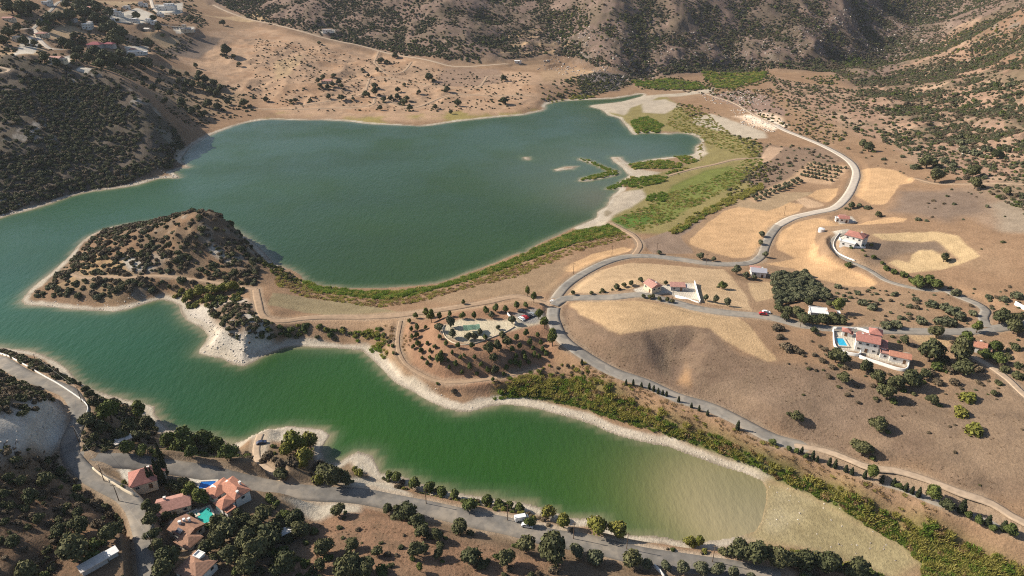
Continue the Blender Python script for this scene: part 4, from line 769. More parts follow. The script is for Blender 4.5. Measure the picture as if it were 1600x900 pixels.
# far shore
trees('round', [(416,159,10),(462,160,8),(455,161,7),(485,159,7),(514,155,9),(534,157,10),(552,157,7),(572,152,13),(586,149,14),(586,139,11),(600,159,9),(611,157,9),(621,155,10),(631,164,12),(636,158,9),(640,173,10),(594,172,9),(622,145,9),(632,135,7),(655,147,8),(699,144,11),(715,166,11),(787,163,13),(786,127,11),(589,111,7),(596,99,11),(604,100,8),(576,121,7),(567,112,7),(670,127,14),(499,70,7),(745,123,6),(617,91,10),(705,178,7),(680,171,9)], 'small dark tree dotting the tan slopes of the far shore', 'trees dotting the tan far shore')
trees('round', [(349,40,10),(355,87,18),(365,92,8),(374,104,8),(254,110,8),(259,92,6),(250,131,9),(240,141,11),(225,135,9),(230,126,8),(270,119,11),(280,120,10),(292,119,8),(266,151,11),(260,161,10),(285,168,16),(327,168,16),(342,173,14),(355,164,10),(382,167,14),(306,106,9),(300,180,14),(320,182,12),(310,173,12)], 'dark tree on the tan slope between the village and the lake', 'trees between the village and the lake')
trees('round', [(310,128,14),(322,130,14),(335,136,14),(345,142,12),(280,132,12),(292,135,12),(302,138,14),(318,142,14),(330,148,14),(290,146,12),(340,152,12),(312,120,12),(275,140,10)], 'dark tree of the thicket in the hollow between the village and the lake', 'thicket in the hollow below the village')
trees('round', [(497,130,9),(505,124,9),(520,136,9),(530,132,9),(512,140,9),(500,137,9),(522,121,8),(534,138,8)], 'dark tree of the clump around the lone farmhouse on the tan slope', 'trees around the lone far farmhouse')
VIL = [(165,55,22),(175,50,20),(190,62,22),(185,75,24),(178,68,20),(150,18,20),(128,22,24),(115,8,22),(140,12,20),(135,30,22),(152,22,16),(20,22,24),(35,26,26),(50,25,26),(12,10,26),(5,6,20),(65,45,14),(80,38,20),(95,36,22),(110,34,22),(150,38,20),(165,40,18),(172,28,18),(40,72,16),(55,72,12),(15,60,18),(5,70,18),(100,75,18),(112,80,18),(125,86,18),(150,90,22),(165,98,22),(180,104,24),(195,108,20),(160,108,20),(140,100,18),(205,98,18),(215,104,16),(130,70,14),(118,62,14),(235,76,18),(228,106,20),(190,92,18),(248,50,14),(298,34,12),(30,50,14),(75,52,14),(105,14,16),(215,30,12),(240,34,12),(120,95,16),(90,106,16),(70,98,16)]
trees('round', VIL, 'dark garden tree among the houses of the far village', 'garden trees of the far village')
trees('lime', [(298,468,20),(314,464,24),(331,460,24),(350,457,22),(366,454,20),(290,474,14),(328,472,18)], 'bright yellow green tree in the cove between the wooded hill and the pale cliff headland', 'yellow green trees of the cove', .9)
# orchards: one tree per crossing of a planted grid
def orchard(quad, nu, nv, label, group, Rr, kind='olive'):
    q = np.array(quad, float); P = cast(q[:, 0], q[:, 1])[:, :2]; out = []
    for i in range(nu):
        for j in range(nv):
            u, v = (i+.5)/nu, (j+.5)/nv; p = P[0]*(1-u)*(1-v)+P[1]*u*(1-v)+P[2]*u*v+P[3]*(1-u)*v + rng.normal(0, .45, 2)
            if grid_at(DMG, p[0:1], p[1:2])[0] < 1.5 or (np.hypot(*(PADXY-p).T) < PADR*.7).any(): continue
            z = H(p[0], p[1])[0]; r = Rr*rng.uniform(.75, 1.2); tree(kind, (p[0], p[1], z), r, label, group, .85); tree_spots.append((p[0], p[1], r))
orchard([(1272,254),(1326,262),(1298,286),(1246,276)], 9, 5, 'olive tree in the upper orchard block inside the bend of the pale road', 'upper orchard olive trees', 1.65)
orchard([(1168,308),(1246,279),(1256,286),(1180,317)], 11, 2, 'olive tree in the double row along the lower orchard strip', 'lower orchard olive trees', 2.1)
orchard([(1206,432),(1256,430),(1300,470),(1212,482)], 9, 8, 'grey green tree in the dense grove behind the white flat roofed house', 'grove behind the white flat roofed house', 2.9)
trees('round', [(1216,487,16),(1230,492,20),(1245,497,22),(1255,506,22),(1285,507,22),(1300,507,24),(1312,507,20),(1225,500,16),(1270,508,20),(1262,478,16),(1296,480,14)], 'dark hedge tree around the white flat roofed house above the upper road', 'hedge trees around the white flat roofed house')

# ------------------------------------------------------------------ scattered shrubs: those that show largest stand on their own, the rest form the scrub
TS = np.array(tree_spots)
def blur(Aq, k):
    for ax in (0, 1):
        c_ = np.cumsum(np.pad(Aq, [(k+1, k) if q_ == ax else (0, 0) for q_ in (0, 1)], mode='edge'), axis=ax)
        Aq = (c_[2*k+1:]-c_[:-2*k-1])/(2*k+1) if ax == 0 else (c_[:, 2*k+1:]-c_[:, :-2*k-1])/(2*k+1)
    return Aq
Zl = np.maximum(ZG, 0); CONC = blur(Zl, 9)-blur(Zl, 2); CONC = np.clip(CONC/(blur(np.abs(CONC), 60)+.05), -1.6, 1.6)
def scatter(poly, cover, rlo, rhi, mix, clump=0.0, cs=30, bare=0.12, seed=0, hs=(.7, 1.0), shore=3.0, cg=.5, cb=.62):
    q = cpoly(poly); lo, hi = q.min(0), q.max(0); r = np.random.default_rng(100+seed)
    ex = 0.5*(rlo+rhi); area = np.prod(hi-lo); nn = int(area*cover/(3.14*ex*ex*0.75))
    P = r.uniform(lo, hi, (nn, 2)); P = P[seg_dist(P, q, True) > 0]
    if clump: P = P[r.uniform(0, 1, len(P)) < np.clip(0.5+clump*fbm(P[:, 0], P[:, 1], cs, 3, 200+seed), 0, 1)*2 - 0]
    if bare >= .12:                                       # thicker in gullies and hollows, thinner on ridges
        g_ = grid_at(CONC, P[:, 0], P[:, 1]); P = P[r.uniform(0, 1, len(P)) < np.clip(cb+cg*g_, .1 if cb > 0 else 0, 1)]
    rad = rlo + (rhi-rlo)*r.beta(1.6, 3.0, len(P))
    ok = (grid_at(DSG, P[:, 0], P[:, 1]) > shore+rad) & (grid_at(DMG, P[:, 0], P[:, 1]) > rad*.7) & (grid_at(TUG, P[:, 0], P[:, 1]) > bare)
    for p, pr in zip(PADXY, PADR): ok &= np.hypot(P[:, 0]-p[0], P[:, 1]-p[1]) > pr*.8+rad
    P, rad = P[ok], rad[ok]
    ks = list(mix); wv = np.array([mix[k] for k in ks], float); pick = r.choice(len(ks), len(P), p=wv/wv.sum())
    var = np.array([r.choice(SV[ks[k]]) if ks[k] in SV else r.choice(RV[ks[k]]) for k in pick], int) if len(P) else np.zeros(0, int)
    return np.c_[P, H(P[:, 0], P[:, 1])-.08, rad, rad*r.uniform(*hs, len(P)), r.uniform(0, 6.28, len(P)), var]
SCRUB = [
 (scatter(LEFTH, 2.4, 1.1, 3.2, {'dark': 5, 'grey': 2, 'olive': 1.2}, .25, 35, .12, 1), 'dark bush on the shady steep hillside over the lake at the left', 'bushes on the shady left hillside'),
 (scatter(FAR, 1.25, .7, 2.9, {'dark': 2, 'grey': 3, 'olive': 2.2}, .8, 60, .12, 2), 'scrub bush on the rocky hills beyond the far shore', 'bushes on the far hills'),
 (scatter(FAR, .55, 1.8, 4.4, {'dark': 3, 'mid': 1, 'olive': 2}, .5, 60, .12, 36, cg=1.1, cb=-.25), 'scrub bush on the rocky hills beyond the far shore', 'bushes on the far hills'),
 (scatter(RIGHT_SLOPE, .3, 1.8, 4.0, {'dark': 2, 'mid': 1, 'olive': 3}, .5, 60, .12, 37, cg=1.1, cb=-.25), 'scrub bush on the open slopes rising to the upper right corner', 'bushes on the upper right slopes'),
 (scatter([(420,-10),(560,-10),(720,60),(760,100),(640,88),(560,70),(450,38),(420,20)], .35, 1.4, 3.2, {'dark': 4, 'olive': 1}, .4, 50, .12, 3), 'scrub bush on the rocky hills beyond the far shore', 'bushes on the far hills'),
 (scatter([(850,20),(1000,5),(1030,60),(940,80),(860,60)], .5, 1.4, 3.0, {'mid': 2, 'olive': 2, 'lime': 1}, .5, 30, .12, 4), 'scrub bush on the rocky hills beyond the far shore', 'bushes on the far hills'),
 (scatter([(560,62),(680,55),(760,75),(750,100),(700,98),(600,76)], .5, 1.6, 3.4, {'pine': 1} if 'pine' in SV else {'mid': 2, 'dark': 3, 'olive': 1}, .3, 30, .1, 5), 'scrub bush on the rocky hills beyond the far shore', 'bushes on the far hills'),
 (scatter(RIGHT_SLOPE, .62, .6, 2.9, {'dark': 2, 'grey': 2, 'olive': 3, 'mid': 1}, .6, 45, .12, 6), 'scrub bush on the open slopes rising to the upper right corner', 'bushes on the upper right slopes'),
 (scatter([(1250,120),(1330,115),(1420,85),(1500,50),(1560,25),(1560,60),(1480,90),(1380,110),(1290,135)], .5, 1.2, 2.8, {'lime': 2, 'olive': 3, 'mid': 1}, .5, 30, .12, 7), 'scrub bush on the open slopes rising to the upper right corner', 'bushes on the upper right slopes'),
 (scatter(ISLE, 1.05, .9, 3.2, {'dark': 3, 'grey': 4, 'olive': 1.5}, .6, 28, .11, 8, shore=5), 'dark bush on the wooded hill between the two arms of the lake', 'bushes on the wooded lake hill'),
 (scatter([(320,480),(400,470),(430,500),(440,530),(400,545),(375,535),(350,515)], 1.0, .9, 2.6, {'dark': 4, 'grey': 2}, .4, 20, .11, 9, shore=7), 'dark bush on the pale cliff headland across from the road bend', 'bushes on the pale cliff headland'),
 (scatter([(-60,545),(0,548),(60,565),(110,590),(140,610),(215,636),(240,660),(235,700),(150,715),(125,700),(128,660),(140,640),(120,622),(60,585),(-60,530)], 1.6, 1.0, 2.6, {'dark': 5, 'grey': 2}, .2, 20, .1, 10, shore=1), 'dark bush on the bank between the left road and the water', 'bushes on the left road bank'),
 (scatter([(-60,570),(0,575),(50,598),(85,625),(70,650),(20,650),(-60,660)], 1.5, 1.0, 2.4, {'dark': 4, 'grey': 3}, .3, 20, .1, 11), 'dark bush above the pale cutting of the left road', 'bushes above the pale road cutting'),
 (scatter([(-40,690),(30,700),(90,705),(105,735),(150,770),(195,800),(215,850),(215,930),(-40,930)], 1.1, .7, 2.5, {'dark': 3, 'grey': 4}, .7, 22, .2, 12), 'scrub bush on the shady hill at the lower left corner', 'bushes on the lower left hill'),
 (scatter([(240,760),(300,800),(420,775),(450,810),(440,850),(500,900),(480,960),(240,960),(240,860)], 2.0, .9, 2.4, {'dark': 3, 'mid': 3, 'grey': .4}, .3, 18, .1, 13), 'garden bush in the green grounds around the red roofed villas', 'bushes around the red roofed villas'),
 (scatter([(240,690),(300,690),(390,705),(400,740),(330,728),(250,715)], .6, .8, 2.2, {'dark': 2, 'mid': 2, 'grey': 2, 'lime': 1}, .4, 16, .2, 14, shore=6), 'bush between the villa road and the pale beach', 'bushes between the villa road and the beach'),
 (scatter([(410,700),(500,690),(515,740),(590,745),(560,760),(440,755),(415,725)], .45, .7, 1.9, {'grey': 3, 'lime': 1.4, 'mid': 1}, .4, 14, .2, 15, shore=4), 'bush on the near bank around the gravel lay-by', 'bushes around the gravel lay-by'),
 (scatter([(600,745),(700,775),(800,790),(900,830),(1010,855),(1110,862),(1100,872),(1000,862),(900,838),(800,803),(700,782),(620,762)], .7, .7, 1.8, {'mid': 2, 'lime': 1.5, 'grey': 2, 'dark': 1}, .3, 12, .05, 16, shore=2), 'bush on the strip between the near shore road and the green water', 'bushes on the strip by the green water'),
 (scatter([(480,810),(700,830),(900,872),(1060,890),(1000,960),(480,960)], .20, .5, 1.9, {'dark': 3, 'grey': 3}, .8, 16, .2, 17), 'scrub bush on the dry brown field below the near shore road', 'bushes on the dry field below the near shore road'),
 (scatter([(1100,870),(1200,855),(1300,875),(1400,905),(1380,960),(1100,960)], .7, 1.0, 2.6, {'dark': 2, 'mid': 2, 'olive': 1}, .3, 15, .1, 18, shore=4), 'bush of the thicket beyond the sandy end of the near arm', 'bushes beyond the sandy end of the near arm'),
 (scatter([(1270,520),(1600,530),(1640,640),(1500,620),(1400,640),(1300,600),(1210,560)], .16, .5, 1.6, {'grey': 4, 'olive': 1, 'dark': 1}, .9, 18, .2, 19), 'low shrub on the dry slope below the upper road at the right', 'low shrubs on the right hand dry slope'),
 (scatter([(1200,600),(1400,640),(1640,650),(1640,800),(1400,720)], .03, .4, 1.2, {'grey': 4, 'dark': 1}, .9, 18, .2, 20), 'low shrub on the dry slope below the upper road at the right', 'low shrubs on the right hand dry slope'),
 (scatter([(1300,450),(1600,440),(1640,505),(1400,512),(1310,505)], .20, .6, 2.0, {'olive': 3, 'grey': 3}, .8, 20, .2, 21), 'low bush on the brown ground above the upper road', 'low bushes above the upper road'),
 (scatter([(1330,215),(1640,235),(1640,440),(1540,400),(1440,330),(1440,290),(1340,255)], .05, .6, 2.2, {'olive': 3, 'grey': 3, 'dark': 1}, .9, 30, .2, 22), 'low bush on the dry ground above the tan fields', 'low bushes above the tan fields'),
 (scatter([(1185,225),(1260,228),(1320,255),(1280,252),(1200,290),(1170,300),(1160,270)], .2, .7, 2.2, {'olive': 3, 'grey': 2}, .8, 20, .2, 23), 'low bush between the marsh and the orchard', 'low bushes by the orchard'),
 (scatter([(380,150),(400,60),(480,70),(600,95),(700,110),(830,115),(830,170),(700,175),(450,175)], .07, .6, 2.2, {'dark': 3, 'grey': 2}, .9, 25, .1, 35), 'small bush on the tan slopes of the far shore', 'small bushes of the far shore'),
 (scatter([(0,40),(120,0),(300,0),(330,40),(240,110),(180,125),(0,90)], .4, 1.0, 3.0, {'dark': 4, 'olive': 2}, .8, 30, .2, 24), 'bush among the houses of the far village', 'bushes of the far village'),
 (scatter([(200,130),(250,110),(400,130),(400,180),(330,190),(290,200)], .3, .8, 2.6, {'dark': 3, 'grey': 1}, .9, 25, .2, 25), 'bush on the tan slope between the village and the lake', 'bushes between the village and the lake'),
 (scatter([(1060,118),(1110,142),(1200,138),(1260,160),(1330,215),(1290,228),(1230,203),(1180,178),(1120,150),(1050,140)], .4, .7, 2.4, {'grey': 2, 'olive': 2, 'lime': 1.5, 'dark': 1}, .8, 25, .12, 33), 'scrub bush around the rocky scar above the pale road', 'bushes around the rocky scar'),
 (scatter([(985,122),(1040,119),(1095,128),(1110,108),(1200,108),(1215,125),(1150,142),(1100,142),(1000,140)], .35, .9, 2.6, {'mid': 3, 'dark': 2, 'lime': 1}, .8, 20, .05, 38), 'green bush on the moist flat in the mouth of the gorge', 'bushes in the gorge mouth'),
 (scatter([(900,120),(985,118),(1000,128),(960,142),(930,146),(905,140)], .8, 1.0, 2.6, {'dark': 3, 'grey': 1, 'olive': 1}, .4, 20, .05, 34), 'bush on the dark bluff at the head of the lake', 'bushes on the dark bluff'),
 (scatter([(840,130),(900,120),(960,125),(940,150),(860,160),(850,168)], .5, 1.2, 3.0, {'dark': 3, 'lime': 1}, .4, 20, .12, 26), 'bush on the dark bluff at the head of the lake', 'bushes on the dark bluff'),
 (scatter([(1040,160),(1100,165),(1180,215),(1220,260),(1180,300),(1060,355),(1040,362),(1150,290),(1190,250),(1150,215),(1090,190)], .35, .9, 2.2, {'lime': 3, 'olive': 1, 'grey': 1}, .5, 20, .12, 27), 'yellow green bush along the edge of the marsh', 'bushes along the marsh edge'),
 (scatter([(280,455),(330,448),(385,448),(375,470),(330,478),(290,480),(272,466)], 2.2, 1.3, 2.8, {'lime': 2, 'mid': 3}, .2, 15, .05, 28, shore=2), 'green bush in the cove between the wooded hill and the cliff headland', 'bushes in the cove of the wooded hill'),
 (scatter([(405,505),(470,505),(550,512),(545,530),(450,530),(410,535)], 1.2, 1.2, 2.8, {'dark': 3, 'mid': 1.5, 'lime': .6}, .3, 15, .05, 29, shore=4), 'dark bush on the neck of land beside the dirt track', 'bushes on the neck of land'),
 (scatter([(545,520),(600,515),(625,560),(650,590),(720,612),(700,615),(640,600),(590,560)], .6, .9, 2.0, {'lime': 3, 'mid': 1.5, 'grey': 1}, .4, 15, .05, 30, shore=7), 'yellow green bush on the shore below the picnic park', 'bushes on the shore below the picnic park'),
 (scatter([(410,395),(440,418),(480,440),(470,450),(430,430),(405,410)], .8, .9, 2.2, {'lime': 3, 'mid': 1, 'grey': 1}, .2, 15, .05, 31, shore=1), 'yellow green bush on the shore at the foot of the wooded hill', 'bushes at the foot of the wooded hill'),
 (scatter([(780,620),(860,560),(900,570),(960,600),(1000,625),(940,620),(880,600)], .25, .7, 1.7, {'grey': 3, 'lime': 1}, .4, 15, .05, 32, shore=14), 'brownish bush between the road and the reeds below the picnic park', 'bushes between road and reeds'),
]
rows = []; zid = []
for k, (a, lb, gp) in enumerate(SCRUB): rows.append(a); zid += [k]*len(a)
# low growth that gathers round the foot of the wild trees
sat = [(tx+rr*math.cos(a_)*q_, ty+rr*math.sin(a_)*q_, rr*random.uniform(.28, .6)) for tx, ty, rr in tree_wild for a_, q_ in [(random.uniform(0, 6.28), random.uniform(.75, 1.3)) for _ in range(random.choice((1, 2, 3)))]]
sa_ = np.array(sat); sa_ = np.c_[sa_[:, :2], H(sa_[:, 0], sa_[:, 1])-.08, sa_[:, 2], sa_[:, 2]*rng.uniform(.7, 1.1, len(sa_)), rng.uniform(0, 6.28, len(sa_)), rng.choice([0, 1, 2, 3, 10, 11], len(sa_))]
sa_ = sa_[(grid_at(DSG, sa_[:, 0], sa_[:, 1]) > 1) & (grid_at(DMG, sa_[:, 0], sa_[:, 1]) > sa_[:, 3])]
SA = np.vstack(rows); zid = np.array(zid)
# nothing may grow inside a single tree
keep = np.ones(len(SA), bool)
for a in range(0, len(TS)): 
    m = (np.abs(SA[:, 0]-TS[a, 0]) < TS[a, 2]) & (np.abs(SA[:, 1]-TS[a, 1]) < TS[a, 2]); keep[m] = False
SA, zid = SA[keep], zid[keep]
def pix_of(P):
    X, Y_, Zz = P[:, 0], P[:, 1], P[:, 2]-CAM_H; d = Y_*cp-Zz*sp
    return 800+FPX*X/d, 450-FPX*(Y_*sp+Zz*cp)/d, d
qx, qy, qd = pix_of(SA); inside = (qx > 6) & (qx < 1594) & (qy > 6) & (qy < 894)
score = np.where(inside, SA[:, 3]/qd, 0); order = np.argsort(-score); single = order[:255]
for i in single:
    x_, y_, z_, r_, h_, a_, v_ = SA[i]; o = link('shrub', SHRUBS[int(v_)]); o.location = (x_, y_, z_); o.scale = (r_, r_, h_*1.15); o.rotation_euler.z = a_
    tag(o, SCRUB[zid[i]][1], 'shrub', SCRUB[zid[i]][2])
def mass(name, A_, meshes, label, cat):
    """one object of kind stuff: a cloud of points that carries one plant per point"""
    col_ = bpy.data.collections.new(name+' forms')
    for me in meshes: col_.objects.link(bpy.data.objects.new(name, me))
    pm = bpy.data.meshes.new(name); pm.vertices.add(len(A_)); pm.vertices.foreach_set('co', A_[:, :3].astype(np.float32).ravel())
    add_attr(pm, 'size', 'FLOAT_VECTOR', np.c_[A_[:, 3], A_[:, 3], A_[:, 4]]); add_attr(pm, 'turn', 'FLOAT_VECTOR', np.c_[0*A_[:, 5], 0*A_[:, 5], A_[:, 5]]); add_attr(pm, 'form', 'INT', A_[:, 6])
    o = link(name, pm); g = bpy.data.node_groups.new(name, 'GeometryNodeTree')
    g.interface.new_socket('Geometry', in_out='INPUT', socket_type='NodeSocketGeometry'); g.interface.new_socket('Geometry', in_out='OUTPUT', socket_type='NodeSocketGeometry')
    gi, go = g.nodes.new('NodeGroupInput'), g.nodes.new('NodeGroupOutput'); ip = g.nodes.new('GeometryNodeInstanceOnPoints')
    ci = g.nodes.new('GeometryNodeCollectionInfo'); ci.inputs['Collection'].default_value = col_; ci.inputs['Separate Children'].default_value = True; ci.inputs['Reset Children'].default_value = True
    def na(nm_, ty): n_ = g.nodes.new('GeometryNodeInputNamedAttribute'); n_.data_type = ty; n_.inputs['Name'].default_value = nm_; return n_.outputs['Attribute']
    e2r = g.nodes.new('FunctionNodeEulerToRotation'); g.links.new(na('turn', 'FLOAT_VECTOR'), e2r.inputs[0])
    g.links.new(gi.outputs[0], ip.inputs['Points']); g.links.new(ci.outputs[0], ip.inputs['Instance']); ip.inputs['Pick Instance'].default_value = True
    g.links.new(na('form', 'INT'), ip.inputs['Instance Index']); g.links.new(e2r.outputs[0], ip.inputs['Rotation']); g.links.new(na('size', 'FLOAT_VECTOR'), ip.inputs['Scale']); g.links.new(ip.outputs[0], go.inputs[0])
    md = o.modifiers.new('plants', 'NODES'); md.node_group = g
    struct(o, 'stuff'); o['label'] = label; o['category'] = cat; return o
rest = np.setdiff1d(np.arange(len(SA)), single)
mass('scrub', np.vstack([SA[rest], sa_]), SHRUBS, 'low grey brown and dark green scrub covering the hills around the lake', 'scrub')
# loose stones of the pale cliffs, the road cutting, the quarry scar and the gorge
stonem = simple_mat('pale_stone', (0.50, 0.44, 0.37), .3, .6, .9); darkst = simple_mat('grey_stone', (0.27, 0.23, 0.20), .3, .6, .9)
def stone(m, seed):
    r = np.random.default_rng(seed); v = ICO[1][0]*(1+.25*r.standard_normal((len(ICO[1][0]), 1)))*np.array([1, .8, .7]); me = mesh_np('stone', v, ICO[1][1]); me.materials.append(m); return me
STONES = [stone(stonem, 1), stone(stonem, 2), stone(stonem, 3), stone(darkst, 4), stone(darkst, 5)]
def stones(poly, cover, rlo, rhi, forms, seed, shore=.5):
    a_ = scatter(poly, cover, rlo, rhi, {'dark': 1}, .8, 14, -1, 600+seed, (.6, 1.0), shore-rlo); a_[:, 6] = rng.choice(forms, len(a_)); return a_
ST = np.vstack([stones([(282,478),(330,500),(390,515),(430,535),(380,572),(330,556),(312,548),(325,525)], .22, .3, 1.1, [0, 1, 2], 1), stones([(36,470),(120,470),(240,460),(280,474),(225,476),(180,487),(80,481)], .10, .25, .8, [0, 1, 2], 2), stones([(-20,650),(60,622),(88,625),(106,650),(104,690),(60,702),(-20,720)], .2, .3, 1.0, [0, 1, 2], 3),
 stones([(1140,170),(1190,172),(1240,198),(1205,208),(1160,195)], .3, .5, 1.8, [0, 1, 2], 4), stones([(560,552),(640,610),(740,640),(870,646),(1000,688),(1180,745),(1180,735),(1000,676),(870,636),(740,628),(640,598),(570,545)], .10, .2, .6, [0, 1, 2], 5), stones([(1090,145),(1190,140),(1205,165),(1110,162)], .25, .5, 2.0, [3, 4, 1], 11), stones(GORGE, .12, .7, 2.6, [3, 3, 4, 0], 6), stones([(930,100),(990,110),(960,140),(900,150)], .2, .6, 2.2, [3, 4], 7), stones([(0,330),(100,300),(200,278),(280,262),(290,275),(215,289),(107,309),(0,342)], .15, .4, 1.4, [0, 1, 2], 8), stones([(1195,745),(1290,780),(1410,850),(1400,890),(1260,850),(1200,845)], .02, .2, .6, [0, 3], 9), stones([(1490,225),(1560,225),(1570,245),(1500,240)], .2, .6, 2.2, [0, 1, 2], 10)])
mass('stones', ST, STONES, 'loose pale and grey stones on the cliffs, beaches and gorge walls', 'stones')
# reed beds
def reeds(poly, cover, rlo, rhi, mix, seed, hs=(1.3, 2.2), shore=1.0, clump=.3): return scatter(poly, cover, rlo, rhi, mix, clump, 12, -1, 300+seed, (hs[0]*.6, hs[1]*.6), min(shore, 4.0)-rlo)
RD = np.vstack([
 reeds(STRIP, 4.2, 1.0, 2.2, {'yellow': 5.5, 'green': 2.0, 'tan': 1.6, 'fleck': .8}, 1, (1.2, 2.0), 12),
 reeds(FRINGE, 3.2, .8, 1.5, {'green': 6, 'yellow': .5}, 2, (.7, 1.1), 10),
 reeds([(900,560),(960,582),(1040,622),(1120,655),(1200,690),(1280,724),(1420,775),(1500,812),(1500,840),(1400,796),(1280,750),(1160,698),(1040,645),(960,606),(880,585)], 1.1, .7, 1.5, {'tan': 3, 'fleck': 4, 'yellow': 1}, 3, (.6, 1.0), 14, .6),
 reeds([(470,437),(500,448),(560,455),(620,455),(680,447),(740,428),(800,405),(850,382),(900,360),(950,352),(975,358),(960,368),(900,380),(860,394),(800,416),(740,436),(690,450),(640,464),(600,468),(540,462),(490,455)], 2.2, .9, 2.0, {'green': 5, 'yellow': 1.5}, 4, (1.0, 1.7), -1),
 reeds([(430,418),(490,455),(540,463),(600,470),(640,465),(700,450),(800,418),(900,383),(975,362),(985,372),(930,385),(880,402),(810,432),(740,448),(690,462),(640,476),(590,480),(520,470),(470,462),(430,445)], 1.2, .8, 1.6, {'tan': 3, 'yellow': 3, 'fleck': 1.5}, 5, (.8, 1.4), 2, .5),
 reeds([(905,248),(925,252),(945,261),(966,268),(966,273),(940,278),(910,282),(906,280),(935,272),(950,268),(930,259)], 1.5, .9, 1.6, {'green': 4, 'yellow': 1}, 6, (1.2, 1.8), .1),
 reeds([(982,257),(1010,252),(1040,251),(1068,256),(1060,263),(1020,264),(988,265)], 1.4, 1.0, 2.0, {'green': 4, 'yellow': 2}, 7, (1.2, 1.9), .2), reeds([(1052,244),(1072,242),(1092,252),(1072,258)], 1.2, .9, 1.7, {'green': 3, 'yellow': 1}, 8, (1.2, 1.8), .5),
 reeds([(946,294),(958,286),(972,285),(970,292),(955,296)], 1.5, .9, 1.5, {'green': 3}, 9, (1.2, 1.8), -.5), reeds([(970,284),(985,278),(1020,275),(1043,277),(1040,283),(1000,294),(975,291)], 1.4, 1.0, 2.0, {'green': 4, 'yellow': .5}, 10, (1.2, 1.8), .2), reeds([(1040,270),(1055,266),(1080,262),(1060,272),(1045,276)], 1.0, .9, 1.6, {'green': 3, 'yellow': 2}, 11),
 reeds([(1012,305),(1035,300),(1045,308),(1040,315),(1010,314)], 1.3, .9, 1.7, {'green': 4}, 12), reeds([(985,188),(1012,182),(1036,195),(1030,207),(995,209)], 1.4, 1.2, 2.4, {'green': 5, 'yellow': 1}, 13, (1.2, 1.8), .3),
 reeds([(985,126),(1040,123),(1092,130),(1102,139),(1060,140),(1000,138)], 1.3, 1.0, 2.8, {'green': 5, 'yellow': 1}, 14, (1.0, 1.8), 1, .9), reeds([(1095,110),(1200,112),(1190,125),(1150,138),(1120,138),(1105,125)], 1.3, 1.0, 2.8, {'green': 4, 'yellow': 2}, 15, (1.0, 1.8), 1, .9), reeds([(1320,92),(1350,92),(1345,104),(1322,106)], 1.3, 1.2, 2.6, {'green': 4}, 16),
 reeds([(1045,362),(1075,345),(1110,322),(1160,302),(1190,285),(1192,295),(1160,312),(1110,335),(1080,352),(1050,370)], 1.3, 1.0, 2.2, {'yellow': 5, 'green': 1}, 17), reeds([(955,345),(1010,320),(1050,300),(1100,285),(1140,265),(1180,240),(1195,255),(1150,290),(1100,315),(1050,345),(1000,362)], .8, .7, 1.6, {'yellow': 3, 'green': 3, 'tan': 1}, 18, (.6, 1.1), 2, .8),
 reeds([(1060,160),(1095,170),(1150,215),(1190,225),(1190,250),(1150,240),(1100,222),(1095,250),(1085,215),(1040,195)], .5, .8, 1.8, {'yellow': 4, 'tan': 1, 'green': 1}, 19, (.7, 1.2), 2, .6),
 reeds([(545,522),(590,512),(610,540),(600,562),(575,545)], 1.2, .9, 1.8, {'green': 3, 'yellow': 3}, 20, (1.0, 1.5), 3), reeds([(600,505),(650,525),(625,560),(600,535)], .5, .8, 1.4, {'tan': 3, 'fleck': 2}, 21, (.6, 1), 3, .5),
 reeds([(860,160),(910,148),(930,152),(880,160),(858,170)], .8, 1.0, 2.0, {'yellow': 3, 'green': 2}, 22), reeds([(1130,868),(1230,858),(1300,872),(1380,900),(1300,890),(1200,872)], 1.2, .8, 1.6, {'green': 5, 'yellow': 2}, 23, (.7, 1.1), 4),
 reeds([(760,600),(830,582),(900,572),(950,595),(880,612),(800,612)], 1.7, .8, 1.6, {'yellow': 2, 'tan': 2, 'fleck': 2, 'green': 1}, 24, (.8, 1.3), 12, .5)])
kr = np.ones(len(RD), bool)
mass('reeds', RD[kr], REEDS, 'green and yellow reeds lining the shores and marsh of the lake', 'reeds')
# dry tufts on the brown slopes: uncountable
TF = np.vstack([scatter(BROWN, .10, .25, .6, {'fleck': 1}, .5, 14, .2, 401, (.5, .9)), scatter([(480,810),(700,830),(900,872),(1060,890),(1000,960),(480,960)], .22, .25, .6, {'fleck': 1}, .6, 12, .2, 402, (.5, .9)), scatter([(-40,690),(90,705),(150,770),(215,850),(215,930),(-40,930)], .4, .3, .8, {'fleck': 1}, .5, 12, .2, 403, (.6, 1.0))])
mass('dry_grass', TF, REEDS, 'dry brown grass tufts on the burnt slopes and the near field', 'grass')
print('SCATTER', len(SA), len(RD), len(TF), 'trees', n_tree[0])
